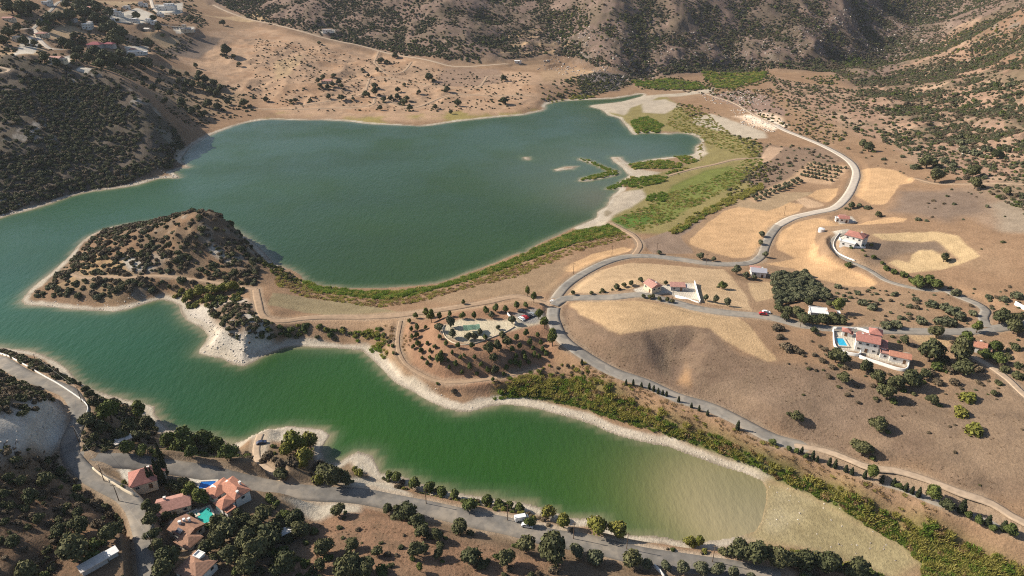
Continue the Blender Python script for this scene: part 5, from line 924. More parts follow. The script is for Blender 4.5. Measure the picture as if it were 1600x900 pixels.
# ------------------------------------------------------------------ houses, walls, pools
WHITE = simple_mat('white_render', (0.72, 0.69, 0.64), 0.06, 1.5, 0.85); CREAM = simple_mat('cream_render', (0.62, 0.52, 0.38), 0.08, 1.5, 0.85); GREYW = simple_mat('grey_render', (0.38, 0.37, 0.36), 0.1, 1.5, 0.85); STONEW = simple_mat('stone_wall', (0.42, 0.36, 0.28), 0.2, 3.0, 0.9)
def tile_mat(name, c):
    m, t, b = mat(name); g = t.nodes.new('ShaderNodeTexCoord'); w_ = N(t, 'ShaderNodeTexWave', Scale=1.6, Distortion=1.2); w_.bands_direction = 'DIAGONAL'; t.links.new(g.outputs['Object'], w_.inputs[0])
    n_ = noise_tex(t, 1.3, 5, .6); a = ramp(t, n_, .3, .7, tuple(x*.72 for x in c), tuple(min(1, x*1.18) for x in c))
    t.links.new(mixc(t, 1.0, a, ramp(t, w_.outputs['Fac'], 0, 1, (.86, .86, .86), (1.05, 1.05, 1.05)), 'MULTIPLY'), b.inputs['Base Color']); bump(t, b, w_.outputs['Fac'], .4, .05); return m
ROOFM = {'red': tile_mat('red_roof_tiles', (0.42, 0.185, 0.145)), 'orange': tile_mat('orange_roof_tiles', (0.47, 0.215, 0.14)), 'pink': tile_mat('faded_pink_roof_tiles', (0.46, 0.245, 0.195)), 'brown': tile_mat('brown_roof_tiles', (0.34, 0.19, 0.125)), 'white': simple_mat('white_flat_roof', (0.72, 0.70, 0.67), .05, .8, .8), 'grey': simple_mat('grey_sheet_roof', (0.40, 0.39, 0.42), .08, .8, .6), 'wine': tile_mat('dark_red_roof', (0.27, 0.075, 0.085)), 'pale': simple_mat('pale_roof', (0.56, 0.50, 0.44), .1, .8, .8)}
GLASS = simple_mat('window_glass', (0.03, 0.04, 0.05), .1, 1, .08, .5); FRAME = simple_mat('window_frame', (0.65, 0.62, 0.57), .05, 1, .6); DOORM = simple_mat('door_wood', (0.16, 0.09, 0.05), .2, 2, .6); SOLAR = simple_mat('solar_glass', (0.045, 0.055, 0.085), .15, 3, .15, .5); DISHM = simple_mat('white_tank', (0.75, 0.73, 0.70), .04, 1, .5)
def bmobj(name, fn, m, parent=None):
    bm = bmesh.new(); fn(bm); bmesh.ops.recalc_face_normals(bm, faces=bm.faces[:]); me = bpy.data.meshes.new(name); bm.to_mesh(me); bm.free(); me.materials.append(m); return link(name, me, parent)
def bx(bm, x0, x1, y0, y1, z0, z1):
    v = [bm.verts.new((x, y, z)) for z in (z0, z1) for x, y in ((x0, y0), (x1, y0), (x1, y1), (x0, y1))]
    for f in ((3, 2, 1, 0), (4, 5, 6, 7), (0, 1, 5, 4), (1, 2, 6, 5), (2, 3, 7, 6), (3, 0, 4, 7)): bm.faces.new([v[i] for i in f])
def roof_shape(kind, w_, d, h, rh, ov=.45):
    a, b_ = w_/2+ov, d/2+ov; th = .22
    def fn(bm):
        if kind == 'flat':
            bx(bm, -a+.25, a-.25, -b_+.25, b_-.25, h+.003, h+.14)
            for x0, x1, y0, y1 in ((-a+.2, a-.2, -b_+.2, -b_+.45), (-a+.2, a-.2, b_-.45, b_-.2), (-a+.2, -a+.45, -b_+.455, b_-.455), (a-.45, a-.2, -b_+.455, b_-.455)): bx(bm, x0, x1, y0, y1, h+.144, h+.5)
            return
        lo = [bm.verts.new(p) for p in ((-a, -b_, h-.05), (a, -b_, h-.05), (a, b_, h-.05), (-a, b_, h-.05))]; hi = [bm.verts.new((v.co.x, v.co.y, h-.05+th)) for v in lo]
        bm.faces.new(lo[::-1])
        for i in range(4): bm.faces.new((lo[i], lo[(i+1) % 4], hi[(i+1) % 4], hi[i]))
        if kind == 'gable': r0, r1 = bm.verts.new((-a, 0, h+rh)), bm.verts.new((a, 0, h+rh))
        elif kind == 'shed':
            r0, r1 = bm.verts.new((-a, b_, h+rh)), bm.verts.new((a, b_, h+rh))
            bm.faces.new((hi[0], hi[1], r1, r0)); bm.faces.new((hi[3], r0, r1, hi[2])); bm.faces.new((hi[0], r0, hi[3])); bm.faces.new((hi[1], hi[2], r1)); return
        else:
            rl = max(a-b_, .02); r0, r1 = bm.verts.new((-rl, 0, h+rh)), bm.verts.new((rl, 0, h+rh))
        bm.faces.new((hi[0], hi[1], r1, r0)); bm.faces.new((hi[2], hi[3], r0, r1)); bm.faces.new((hi[3], hi[0], r0)); bm.faces.new((hi[1], hi[2], r1))
    return fn
def sub(name, fn, m, parent, loc, rz=0, rx=0):
    o = bmobj(name, fn, m, parent); o.location = loc; o.rotation_euler = (rx, 0, rz); return o
def house(name, label, px, py, rot, vols, wallm, roofm, chim=(), panels=(), win=2, cat='house', tanks=(), group=None, sink=.4):
    p = cast(px, py)[0]; root = link(name, None); root.location = p; root.rotation_euler.z = R(rot); tag(root, label, cat, group)
    first = True
    for vi, (x, y, w_, d, h, kind, rh, *rest_) in enumerate(vols):
        rm = ROOFM[rest_[0]] if rest_ else roofm
        sub('wall', lambda bm: bx(bm, -w_/2, w_/2, -d/2, d/2, -sink-1.2, h), wallm, root, (x, y, 0))
        if kind: rf = sub('roof', roof_shape(kind, w_, d, h, rh), rm, root, (x, y, 0))
        if kind and vi == 0:
            for cx, cy_, ch in chim: sub('chimney', lambda bm: (bx(bm, -.35, .35, -.35, .35, -1.5, 0), bx(bm, -.45, .45, -.45, .45, .003, .16)), WHITE, rf, (cx, cy_, h+ch))
        def opening(face, s, z, ww, wh, part='window'):
            fx = {'f': (s, -d/2), 'b': (s, d/2), 'l': (-w_/2, s), 'r': (w_/2, s)}[face]; rz = {'f': 0, 'b': math.pi, 'l': -math.pi/2, 'r': math.pi/2}[face]
            if part == 'door':
                dd = sub('door', lambda bm: bx(bm, -ww/2, ww/2, -.09, .02, 0, wh), DOORM, root, (x+fx[0], y+fx[1], z), rz); return
            fr = sub('window', lambda bm: [bx(bm, *q_) for q_ in ((-ww/2, -ww/2+.12, -.08, .02, 0, wh), (ww/2-.12, ww/2, -.08, .02, 0, wh), (-ww/2+.12, ww/2-.12, -.08, .02, 0, .12), (-ww/2+.12, ww/2-.12, -.08, .02, wh-.12, wh))], FRAME, root, (x+fx[0], y+fx[1], z), rz)
            sub('pane', lambda bm: bx(bm, -ww/2+.122, ww/2-.122, -.045, .015, .122, wh-.122), GLASS, fr, (0, 0, 0))
        if vi < 2 and h > 2.3:
            for face, ln in (('f', w_), ('l', d), ('r', d)):
                k = max(1, min(win, int(ln/3)))
                for i in range(k):
                    s = (i+.5)/k*ln-ln/2
                    if face == 'f' and vi == 0 and i == k//2: opening(face, s, 0, 1.2, 2.1, 'door')
                    else: opening(face, s, h-1.85, min(1.5, ln/k*.6), 1.25)
                    if h > 5: opening(face, s, .9, min(1.5, ln/k*.6), 1.25) if not (face == 'f' and i == k//2) else opening(face, s, h-1.85, 1.3, 1.25)
    for x, y, z, pw, pd, tilt in panels: sub('solar_panel', lambda bm: bx(bm, -pw/2, pw/2, -pd/2, pd/2, 0, .08), SOLAR, root, (x, y, z), 0, R(tilt))
    for x, y, z, r in tanks:
        def fn(bm): bmesh.ops.create_cone(bm, cap_ends=True, segments=14, radius1=r, radius2=r, depth=r*2.2, matrix=Matrix.Translation((0, 0, r*1.1)))
        sub('water_tank', fn, DISHM, root, (x, y, z))
    return root
house('villa', 'villa with a pyramid shaped red roof beside the road fork', 226, 754, 28, [(0, 0, 8.4, 8.4, 3.0, 'hip', 3.4), (5.2, 2.2, 4, 4, 2.6, 'hip', 1.6)], CREAM, ROOFM['red'], [(2.2, 2.4, 1.7)])
house('villa', 'large orange red roofed villa with two solar panels beside a deep blue pool', 356, 778, -38, [(1.8, 2.2, 10.5, 5.6, 4.2, 'hip', 2.0), (-2.8, -1.0, 6, 7.4, 3.8, 'hip', 1.6), (4.8, -3.4, 4.5, 4.8, 3.6, 'hip', 1.5), (8.2, -3.9, 2.4, 3.2, 2.8, 'flat', 0)], WHITE, ROOFM['orange'], [(1.0, 2.0, 2.0), (4, -1.0, 1.6)], [(-3.9, -2.5, 4.75, 2.2, 1.4, 26), (-1.0, 1.6, 5.55, 2.0, 1.3, 30)], 3)
house('villa', 'long faded pink roofed villa between the pyramid villa and the turquoise pool', 270, 797, 22, [(1, 0, 10.5, 6.6, 3.2, 'gable', 1.9), (-4.6, -1.5, 4.2, 5.6, 2.8, 'gable', 1.5)], CREAM, ROOFM['pink'], [(-2.6, 1.0, 2.6)], (), 3)
house('villa', 'brown pink roofed villa with white roof tanks below the turquoise pool', 294, 840, -28, [(-1.4, 1.2, 8.6, 7, 3.2, 'gable', 1.7), (3.6, -2.0, 6.2, 5.4, 3.0, 'hip', 1.5)], WHITE, ROOFM['brown'], [(0, 1.6, 2.4)], [(-1.0, -1.6, 4.25, 2.4, 1.5, 26)], 2, 'house', [(-3.0, .4, 4.6, .55), (-2.6, 1.8, 4.7, .5)])
house('villa', 'flat brown roofed villa cut by the bottom edge below the other red roofs', 310, 897, -24, [(0, 0, 8.5, 8, 3.6, 'hip', 1.7), (-1.2, 2.8, 2.4, 2, 5.0, 'flat', 0, 'white')], WHITE, ROOFM['brown'], (), (), 2)
house('shed', 'long low pale roofed shed on the shady hill left of the lower road', 148, 886, 47, [(0, 0, 7.0, 2.6, 2.0, 'shed', .35, 'pale'), (5.2, .3, 2.8, 2.2, 1.8, 'shed', .3, 'white')], GREYW, ROOFM['pale'], (), (), 2, 'shed')
house('shed', 'small pale roofed shed hidden in the dark thicket by the lake', 184, 697, 40, [(0, 0, 5, 3.6, 2.2, 'shed', .4), (3.9, .5, 2.6, 2.4, 1.9, 'shed', .3)], STONEW, ROOFM['pale'], (), (), 1, 'shed')
house('shed', 'tiny white roofed hut among the bushes left of the brown field', 448, 836, 35, [(0, 0, 3.4, 2.2, 2.0, 'shed', .3), (-2.3, .3, 1.1, 1.5, 1.6, 'flat', 0)], STONEW, ROOFM['white'], (), (), 1, 'shed')
house('mansion', 'white walled mansion with red roofs and a courtyard pool beside the upper road', 1352, 545, -24, [(0, 0, 9.5, 7.0, 5.6, 'gable', 1.8), (3.2, 6.6, 5.2, 5.0, 6.4, 'hip', 1.9), (6.4, 0.4, 3.6, 5.4, 3.8, 'shed', 1.0), (-1.5, 4.9, 4.6, 3.0, 4.2, 'shed', .7)], WHITE, ROOFM['red'], [(-2.6, .9, 1.7)], (), 3, 'mansion')
house('guest_house', 'long low outbuilding with an orange end roof at the corner of the mansion courtyard', 1402, 563, -24, [(0.5, 0, 8.2, 4.4, 3.0, 'gable', 1.3, 'orange'), (-5.4, .6, 4.2, 3.6, 2.7, 'flat', 0, 'pink')], WHITE, ROOFM['orange'], (), (), 2)
house('pool_house', 'little red roofed pool house behind the mansion pool', 1321, 523, -24, [(0, 0, 3.4, 3.2, 2.5, 'hip', 1.2), (2.3, -.3, 1.2, 2.2, 1.6, 'flat', 0)], WHITE, ROOFM['red'], (), (), 1, 'pool house')
house('house', 'small orange gabled house with a white yard near the right edge', 1522, 546, -32, [(0, 0, 8.0, 5.4, 3.0, 'gable', 1.7), (5.0, -.6, 2.2, 3.4, 2.3, 'shed', .6, 'brown')], WHITE, ROOFM['orange'], [(1.5, .8, 1.8)])
house('house', 'white flat roofed house in the trees above the upper road', 1277, 494, -14, [(0, 0, 8.4, 6.6, 3.2, 'flat', 0), (6.4, .8, 4.0, 4.4, 2.7, 'gable', 1.1, 'brown'), (9.6, 2, 2.0, 2.6, 2.4, 'flat', 0)], WHITE, ROOFM['white'], (), (), 3)
house('farmhouse', 'pink gabled farmhouse with cream walls beside the upper road', 1019, 453, -62, [(0, 0, 7.2, 6.6, 3.6, 'gable', 1.9), (-4.6, 1.6, 2.2, 4.2, 2.6, 'flat', 0, 'pale')], CREAM, ROOFM['pink'], [(1.5, .8, 1.8)])
house('farm_barn', 'low pink roofed barn right of the cream farmhouse', 1058, 452, -5, [(0, 0, 7.6, 3.6, 2.5, 'shed', 1.0), (4.9, -.2, 2.0, 2.8, 2.1, 'shed', .5, 'pale')], GREYW, ROOFM['pink'], (), (), 2, 'barn')
house('house', 'white gabled house with a grey lilac roof at the bend of the field road', 1184, 430, -12, [(0, 0, 8.4, 5.8, 3.2, 'gable', 1.8, 'grey'), (-1.5, 4.3, 5.6, 2.6, 2.9, 'shed', .5, 'pink')], WHITE, ROOFM['grey'], [(2, .8, 1.8)])
house('house', 'large white hilltop house with a red roof above the curved driveway', 1334, 381, -40, [(0, 0, 10.5, 8.4, 6.2, 'hip', 2.1), (-2.2, -6.0, 8.6, 3.0, 2.6, 'flat', 0, 'white'), (3.6, 3.2, 5, 5.5, 5.6, 'hip', 1.8)], WHITE, ROOFM['red'], [(2.5, 1.8, 1.9)], (), 3)
house('cottage', 'small white cottage with a red roof where the pale road turns', 1317, 346, -10, [(0, 0, 6.2, 5.0, 3.0, 'gable', 1.4), (-4.2, -.2, 2.2, 3.4, 2.6, 'flat', 0, 'white'), (.6, 3.8, 3.6, 2.6, 2.6, 'shed', .5, 'pink')], WHITE, ROOFM['red'], (), (), 2)
# far village
FV = [('farm_hall', 'long dark red roofed hall among dark trees in the far village', 151, 75, -4, [(0, 0, 17, 11, 4.6, 'hip', 3.0), (14, 6, 12, 7, 4.2, 'hip', 2.2)], GREYW, 'wine'),
 ('house', 'terraced white and bluish house on the slope right of the dark red hall', 212, 86, 14, [(0, 0, 14, 8, 4.4, 'flat', 0), (9.5, 2, 8, 6, 3.4, 'flat', 0), (-3, 5, 7, 5, 6.4, 'hip', 1.4, 'red')], WHITE, 'white'),
 ('house', 'cream house with a reddish roof on the edge above the shady hillside', 90, 97, -12, [(0, 0, 12, 7, 4.2, 'gable', 1.7), (8, -1, 6, 5.5, 3.6, 'flat', 0, 'pale')], CREAM, 'pink'),
 ('house', 'pale round fronted house right of the tall dark trees in the village', 138, 44, 8, [(0, 0, 11, 9, 5.4, 'flat', 0), (2, 4, 6, 5, 7.0, 'hip', 1.6, 'pale')], WHITE, 'white'),
 ('house', 'large white house of stacked blocks above the village street', 181, 25, 5, [(0, 0, 15, 9, 5.6, 'flat', 0), (-3, 2.5, 8, 6, 8.6, 'flat', 0), (9, -1.5, 5, 5, 3.4, 'flat', 0)], WHITE, 'white'),
 ('apartment_building', 'wide pale multi storey building near the top edge beyond the village', 262, 16, 6, [(0, 0, 28, 11, 6.4, 'flat', 0), (3, 3, 15, 7, 9.6, 'flat', 0), (-15.5, -1, 5, 7, 4.5, 'flat', 0)], WHITE, 'white'),
 ('house', 'small white house standing on the village street between larger blocks', 211, 36, -8, [(0, 0, 9, 7, 5.8, 'flat', 0), (5.6, -1.0, 4, 4.6, 3.2, 'flat', 0)], WHITE, 'white'),
 ('house', 'low white terraced building right of the village street', 236, 37, -4, [(0, 0, 15, 7, 3.6, 'flat', 0), (-4, 2, 6, 5, 6.2, 'flat', 0)], WHITE, 'white'),
 ('house', 'light blue and cream house at the edge of the bare slope', 291, 49, 2, [(0, 0, 13, 7, 4.0, 'flat', 0), (-3, 3.5, 5, 5, 8.4, 'flat', 0, 'pale'), (8.2, -.5, 4, 5, 3.0, 'shed', .6, 'grey')], CREAM, 'grey'),
 ('house', 'small cream house left of the light blue house at the slope edge', 231, 49, -18, [(0, 0, 9, 6, 3.4, 'gable', 1.4), (5.6, -.6, 3, 4, 2.6, 'flat', 0, 'pale')], CREAM, 'pale'),
 ('house', 'pink roofed lone farmhouse inside its dark clump of trees on the tan slope', 513, 130, -8, [(0, 0, 10, 6, 3.4, 'gable', 1.6), (-6, -.6, 4, 4.6, 2.8, 'shed', .6)], CREAM, 'pink'),
 ('house', 'low white building on the ledge above the far dirt road', 511, 50, 0, [(0, 0, 13, 4, 3.2, 'flat', 0), (8.0, .4, 4.5, 3.4, 2.6, 'shed', .5, 'pale')], WHITE, 'white'),
 ('house', 'white roofed house beside the small tan field in the village', 87, 27, -3, [(0, 0, 10, 6, 3.6, 'flat', 0), (6.2, -.6, 3, 4.4, 2.8, 'flat', 0)], WHITE, 'white'),
 ('house', 'white house at the upper left beside the diagonal village street', 38, 17, 12, [(0, 0, 12, 7, 4.0, 'flat', 0), (-3, 3, 5.5, 5, 6.2, 'hip', 1.4, 'pink')], WHITE, 'white'),
 ('house', 'pale roofed house on the upper end of the diagonal village street', 74, 8, 8, [(0, 0, 11, 7, 4.6, 'flat', 0), (3.5, 3, 5, 4.5, 6.4, 'flat', 0)], WHITE, 'white'),
 ('house', 'dark pink roofed house among trees left of the pale round fronted house', 113, 33, -6, [(0, 0, 11, 7, 3.8, 'hip', 1.8), (-6.4, -.7, 3.4, 4.8, 3.0, 'shed', .6)], GREYW, 'wine'),
 ('house', 'house with a faded red roof behind the tall dark trees at the top', 142, 17, 0, [(0, 0, 9, 7, 4.6, 'gable', 1.8), (5.4, -.8, 3, 4.4, 3.4, 'flat', 0, 'pale')], CREAM, 'pink'),
 ('house', 'pale house on its bare earth plot at the left of the village', 32, 66, 4, [(0, 0, 13, 8, 3.8, 'flat', 0), (-3.5, 2, 6, 5, 5.8, 'flat', 0, 'pale')], CREAM, 'pale'),
 ('house', 'small pale house in the dark trees below the terraced bluish house', 178, 92, -6, [(0, 0, 7, 5, 3.2, 'hip', 1.3), (4.6, -.5, 2.6, 3.6, 2.6, 'flat', 0, 'pale')], CREAM, 'pale'),
 ('house', 'white house with a grey roof left of the wide pale multi storey building', 224, 10, 4, [(0, 0, 12, 7, 4.4, 'flat', 0), (-4, 2.5, 5, 5, 6.4, 'flat', 0)], WHITE, 'grey'),
 ('house', 'white hilltop house at the top edge above the tall dark trees', 103, 2, 5, [(0, 0, 12, 7, 4.6, 'flat', 0), (4, 2.5, 5, 5, 6.6, 'flat', 0)], WHITE, 'white'),
 ('house', 'narrow white house directly below the large stacked white house', 172, 33, 10, [(0, 0, 8, 6, 3.6, 'flat', 0), (5, -.5, 3, 4, 2.8, 'flat', 0)], WHITE, 'white'),
 ('house', 'white block at the upper end of the winding concrete street', 251, 26, -6, [(0, 0, 9, 6, 3.8, 'flat', 0), (-2, 2, 5, 4, 6.4, 'flat', 0)], WHITE, 'white'),
 ('house', 'low cream house half hidden by trees at the left edge of the village', 14, 33, 6, [(0, 0, 11, 6, 3.6, 'gable', 1.5), (6.6, -.5, 3, 4, 2.8, 'flat', 0, 'pale')], CREAM, 'pink'),
 ('house', 'small white cubic house between the stacked white house and the street trees', 199, 14, 0, [(0, 0, 8, 6, 4.2, 'flat', 0), (-5.2, 0, 3, 4.4, 3, 'flat', 0)], WHITE, 'white'),
 ('house', 'pale house with a reddish roof on the slope below the diagonal village street', 66, 57, 8, [(0, 0, 11, 7, 3.6, 'hip', 1.7), (6.6, -.6, 3, 4.4, 2.8, 'flat', 0, 'pale')], CREAM, 'pink'),
 ('hut', 'tiny white hut on the terraces beyond the far shore', 808, 98, 0, [(0, 0, 7, 3.2, 2.6, 'shed', .6), (5.0, .2, 2.4, 2.4, 2.2, 'flat', 0)], WHITE, 'white')]
for nm, lb, px, py, rot, vols, wmt, rmt in FV: house(nm, lb, px, py, rot, vols, wmt, ROOFM[rmt], (), (), 3, {'apartment_building': 'apartment block', 'farm_hall': 'hall', 'hut': 'hut'}.get(nm, 'house'))

def wall_line(name, label, cat, pts, h, th, m, step=2.0, foot=1.6, level=False, group=None):
    a = np.array(pts, float); P = cast(a[:, 0], a[:, 1]); L = smooth_line(P[:, :2], step) if len(pts) > 2 and not level else np.vstack([np.linspace(p, q, max(2, int(np.linalg.norm(q-p)/step)), endpoint=False) for p, q in zip(P[:-1, :2], P[1:, :2])]+[P[-1:, :2]])
    z = H(L[:, 0], L[:, 1]); top = np.full(len(L), z.max()+h) if level else np.convolve(np.pad(z, 3, mode='edge'), np.ones(7)/7, 'valid')+h
    T = np.gradient(L, axis=0); T /= np.linalg.norm(T, axis=1)[:, None]+1e-9; Nn = np.c_[-T[:, 1], T[:, 0]]*th/2
    V = np.stack([np.c_[L-Nn, z-foot], np.c_[L-Nn, top], np.c_[L+Nn, top], np.c_[L+Nn, z-foot]], 1).reshape(-1, 3)
    me = mesh_from_grid(name, V, len(L), 4); bm = bmesh.new(); bm.from_mesh(me); bm.verts.ensure_lookup_table()
    for e in (0, len(L)-1): bm.faces.new([bm.verts[e*4+i] for i in range(4)])
    bmesh.ops.recalc_face_normals(bm, faces=bm.faces[:]); bm.to_mesh(me); bm.free(); me.materials.append(m)
    o = link(name, me); tag(o, label, cat, group); return o
wall_line('parapet', 'white roadside parapet along the lake side of the left road', 'parapet', [(-30,541),(0,553),(30,566),(60,583),(90,600),(116,617),(133,630),(138,640),(134,652)], .8, .28, WHITE)
wall_line('retaining_wall', 'pale curved garden wall below the pyramid roofed villa', 'wall', [(146,734),(160,745),(178,757),(197,769),(212,776)], 1.2, .4, CREAM)
wall_line('retaining_wall', 'tall white terrace wall enclosing the mansion pool and courtyard', 'wall', [(1301,517),(1306,546),(1340,557),(1344,551)], 1.6, .45, WHITE, level=False)
wall_line('retaining_wall', 'long white retaining wall below the mansion courtyard', 'wall', [(1342,559),(1372,569),(1413,580),(1420,562)], 1.5, .5, WHITE)
wall_line('garden_wall', 'white wall along the road side of the mansion', 'wall', [(1302,514),(1322,514),(1345,516),(1375,527)], 1.1, .35, WHITE)
wall_line('garden_wall', 'long straight white wall at the right end of the farm yard', 'wall', [(1085,443),(1089,458),(1094,473)], 1.8, .4, WHITE, level=False)
wall_line('garden_wall', 'low white roadside wall in front of the farm yard', 'wall', [(1055,464),(1070,467),(1082,470),(1093,474)], 1.0, .35, WHITE)
wall_line('driveway_wall', 'thin white wall curving along the hilltop driveway', 'wall', [(1312,365),(1305,374),(1302,384),(1308,395),(1320,402),(1336,408)], .8, .35, WHITE)
wall_line('terrace_wall', 'low white terrace wall in front of the hilltop house', 'wall', [(1311,374),(1318,381),(1333,387),(1352,388)], 1.2, .35, WHITE)
wall_line('garden_wall', 'bright white wall at the right edge above the side road', 'wall', [(1585,476),(1596,482),(1612,490)], 2.0, .5, WHITE)
wall_line('plaza_wall', 'low pale wall ringing the paved clearing of the picnic park', 'wall', [(695,508),(692,517),(696,527),(706,535),(722,539),(742,537),(765,529),(788,520),(804,511)], .5, .28, CREAM)
wall_line('plaza_wall', 'straight pale wall between the park car park and the paved clearing', 'wall', [(793,491),(799,498),(806,506)], 1.1, .45, WHITE)
wall_line('garden_wall', 'stone garden wall below the villas right of the lower road', 'wall', [(345,875),(365,868),(385,862),(405,852)], .9, .5, STONEW)
wall_line('retaining_wall', 'short white wall between the near shore road and the bottom trees', 'wall', [(1022,886),(1030,893),(1038,902)], 1.2, .4, WHITE)
# pools
def pool_water(name, c):
    m, t, b = mat(name); n_ = noise_tex(t, 1.4, 3); t.links.new(ramp(t, n_, .3, .7, tuple(x*.8 for x in c), tuple(x*1.15 for x in c)), b.inputs['Base Color']); b.inputs['Roughness'].default_value = .08; bump(t, b, n_, .15, .05); return m
COP = simple_mat('pool_coping', (0.60, 0.53, 0.43), .1, 2, .8)
def pool(label, px, py, rot, w_, d, c, dz=.25):
    p = cast(px, py)[0]; r0 = link('swimming_pool', None); r0.location = (p[0], p[1], p[2]+dz-.25); r0.rotation_euler.z = R(rot); tag(r0, label, 'swimming pool')
    sub('pool_rim', lambda bm: [bx(bm, *q_) for q_ in ((-w_/2-.7, w_/2+.7, -d/2-.7, -d/2, -1.5, .34), (-w_/2-.7, w_/2+.7, d/2, d/2+.7, -1.5, .34), (-w_/2-.7, -w_/2, -d/2+.003, d/2-.003, -1.5, .34), (w_/2, w_/2+.7, -d/2+.003, d/2-.003, -1.5, .34))], COP, r0, (0, 0, 0))
    sub('pool_water', lambda bm: bx(bm, -w_/2+.004, w_/2-.004, -d/2+.004, d/2-.004, -1.4, .2), pool_water('pool_water', c), r0, (0, 0, 0)); return r0
pool('deep blue swimming pool tucked against the large two panel villa', 324, 759, 4, 5.4, 3.6, (0.02, 0.13, 0.42), .5)
pool('turquoise swimming pool between the pink roofed villa and the brown pink one', 321, 807, -52, 7.4, 4.6, (0.05, 0.42, 0.36))
pool('small turquoise paddling pool left of the larger turquoise one', 302, 804, -52, 2.6, 2.4, (0.05, 0.36, 0.27))
pool('bright blue swimming pool on the mansion terrace', 1314, 536, 84, 6.6, 3.8, (0.04, 0.40, 0.60), .6)
# park canopy
SAIL = simple_mat('green_canopy_cloth', (0.24, 0.38, 0.28), .08, 2, .7); STEEL = simple_mat('grey_steel', (0.30, 0.30, 0.30), .1, 3, .5); WOODP = simple_mat('pole_wood', (0.15, 0.10, 0.065), .2, 4, .85)
p = cast(737, 519)[0]; r0 = link('shade_canopy', None); r0.location = p; r0.rotation_euler.z = R(8); tag(r0, 'green shade canopy on posts over the picnic park clearing', 'canopy')
def sailfn(bm):
    xs = np.linspace(-4.2, 4.2, 9); rows_ = []
    for x in xs: rows_.append([bm.verts.new((x, y, 2.9+.9*(1-abs(y)/2.6)+.12*math.cos(x*1.5))) for y in (-2.6, -1.3, 0, 1.3, 2.6)])
    for u, v in zip(rows_, rows_[1:]):
        for i in range(4): bm.faces.new((u[i], v[i], v[i+1], u[i+1]))
    bmesh.ops.solidify(bm, geom=bm.faces[:], thickness=.06)
sub('canopy_cloth', sailfn, SAIL, r0, (0, 0, 0))
for sx in (-4, 4):
    for sy in (-2.4, 2.4): sub('post', lambda bm: bmesh.ops.create_cone(bm, cap_ends=True, segments=8, radius1=.08, radius2=.07, depth=3.3, matrix=Matrix.Translation((0, 0, 1.35))), STEEL, r0, (sx, sy, 0))
p = cast(694, 525)[0]; r0 = link('play_frame', None); r0.location = p; tag(r0, 'tall thin pyramid climbing frame at the left end of the park clearing', 'climbing frame')
def rod(bm, a, b_, r_): 
    a, b_ = Vector(a), Vector(b_); d = b_-a; bmesh.ops.create_cone(bm, cap_ends=True, segments=6, radius1=r_, radius2=r_, depth=d.length, matrix=Matrix.Translation((a+b_)/2)@d.to_track_quat('Z', 'Y').to_matrix().to_4x4())
sub('mast', lambda bm: rod(bm, (0, 0, -.2), (0, 0, 6.2), .09), STEEL, r0, (0, 0, 0))
for k in range(6):
    a = k*math.pi/3; sub('rope', lambda bm: rod(bm, (math.cos(a)*3, math.sin(a)*3, 0), (0, 0, 6.0), .04), WHITE, r0, (0, 0, 0))
# white tank beside the hilltop field
p = cast(1283, 362)[0]; r0 = link('water_reservoir', None); r0.location = p; tag(r0, 'white water tank on bare soil left of the hilltop house', 'water tank')
sub('tank', lambda bm: bmesh.ops.create_cone(bm, cap_ends=True, segments=24, radius1=2.0, radius2=2.0, depth=2.6, matrix=Matrix.Translation((0, 0, 1.0))), DISHM, r0, (0, 0, 0)); sub('lid', lambda bm: bmesh.ops.create_cone(bm, cap_ends=True, segments=24, radius1=2.1, radius2=.5, depth=.5, matrix=Matrix.Translation((0, 0, 2.56))), DISHM, r0, (0, 0, 0))
# vehicles
CARP = {k: simple_mat('car_paint_'+k, c, .03, 1, .3, .5) for k, c in {'white': (0.75, 0.75, 0.74), 'red': (0.42, 0.03, 0.03), 'dark': (0.03, 0.032, 0.036), 'blue': (0.03, 0.042, 0.085), 'grey': (0.28, 0.29, 0.30)}.items()}
TYRE = simple_mat('tyre_rubber', (0.02, 0.02, 0.02), .1, 3, .8)
def lofted(bm, prof, hw, inset):
    a = [bm.verts.new((x, -hw+(inset if z > .95 else 0), z)) for x, z in prof]; b_ = [bm.verts.new((x, hw-(inset if z > .95 else 0), z)) for x, z in prof]; n_ = len(prof)
    bm.faces.new(a); bm.faces.new(b_[::-1])
    for i in range(n_): bm.faces.new((a[i], b_[i], b_[(i+1) % n_], a[(i+1) % n_]))
CB = {}
for k, m_ in CARP.items():
    CB[k] = bmobj('body', lambda bm: lofted(bm, [(-2.1, .35), (2.1, .35), (2.12, .7), (1.95, .82), (1.0, .93), (.42, 1.40), (-1.15, 1.44), (-1.95, .95), (-2.14, .85)], .86, .14), m_).data
CGL = bmobj('windows', lambda bm: (lofted(bm, [(.98, .96), (.46, 1.36), (-1.12, 1.385), (-1.8, .98)], .80, 0.01), ), GLASS).data
WHL = bmobj('wheel', lambda bm: bmesh.ops.create_cone(bm, cap_ends=True, segments=14, radius1=.33, radius2=.33, depth=.24, matrix=Matrix.Rotation(math.pi/2, 4, 'X')), TYRE).data
VB = bmobj('body', lambda bm: lofted(bm, [(-2.6, .4), (2.6, .4), (2.62, .9), (2.1, 1.2), (1.5, 2.1), (-2.55, 2.2), (-2.62, 1.9)], .98, .08), CARP['white']).data
for o in [o for o in C.objects if o.name.split('.')[0] in ('body', 'windows', 'wheel') and o.parent is None]: bpy.data.objects.remove(o)
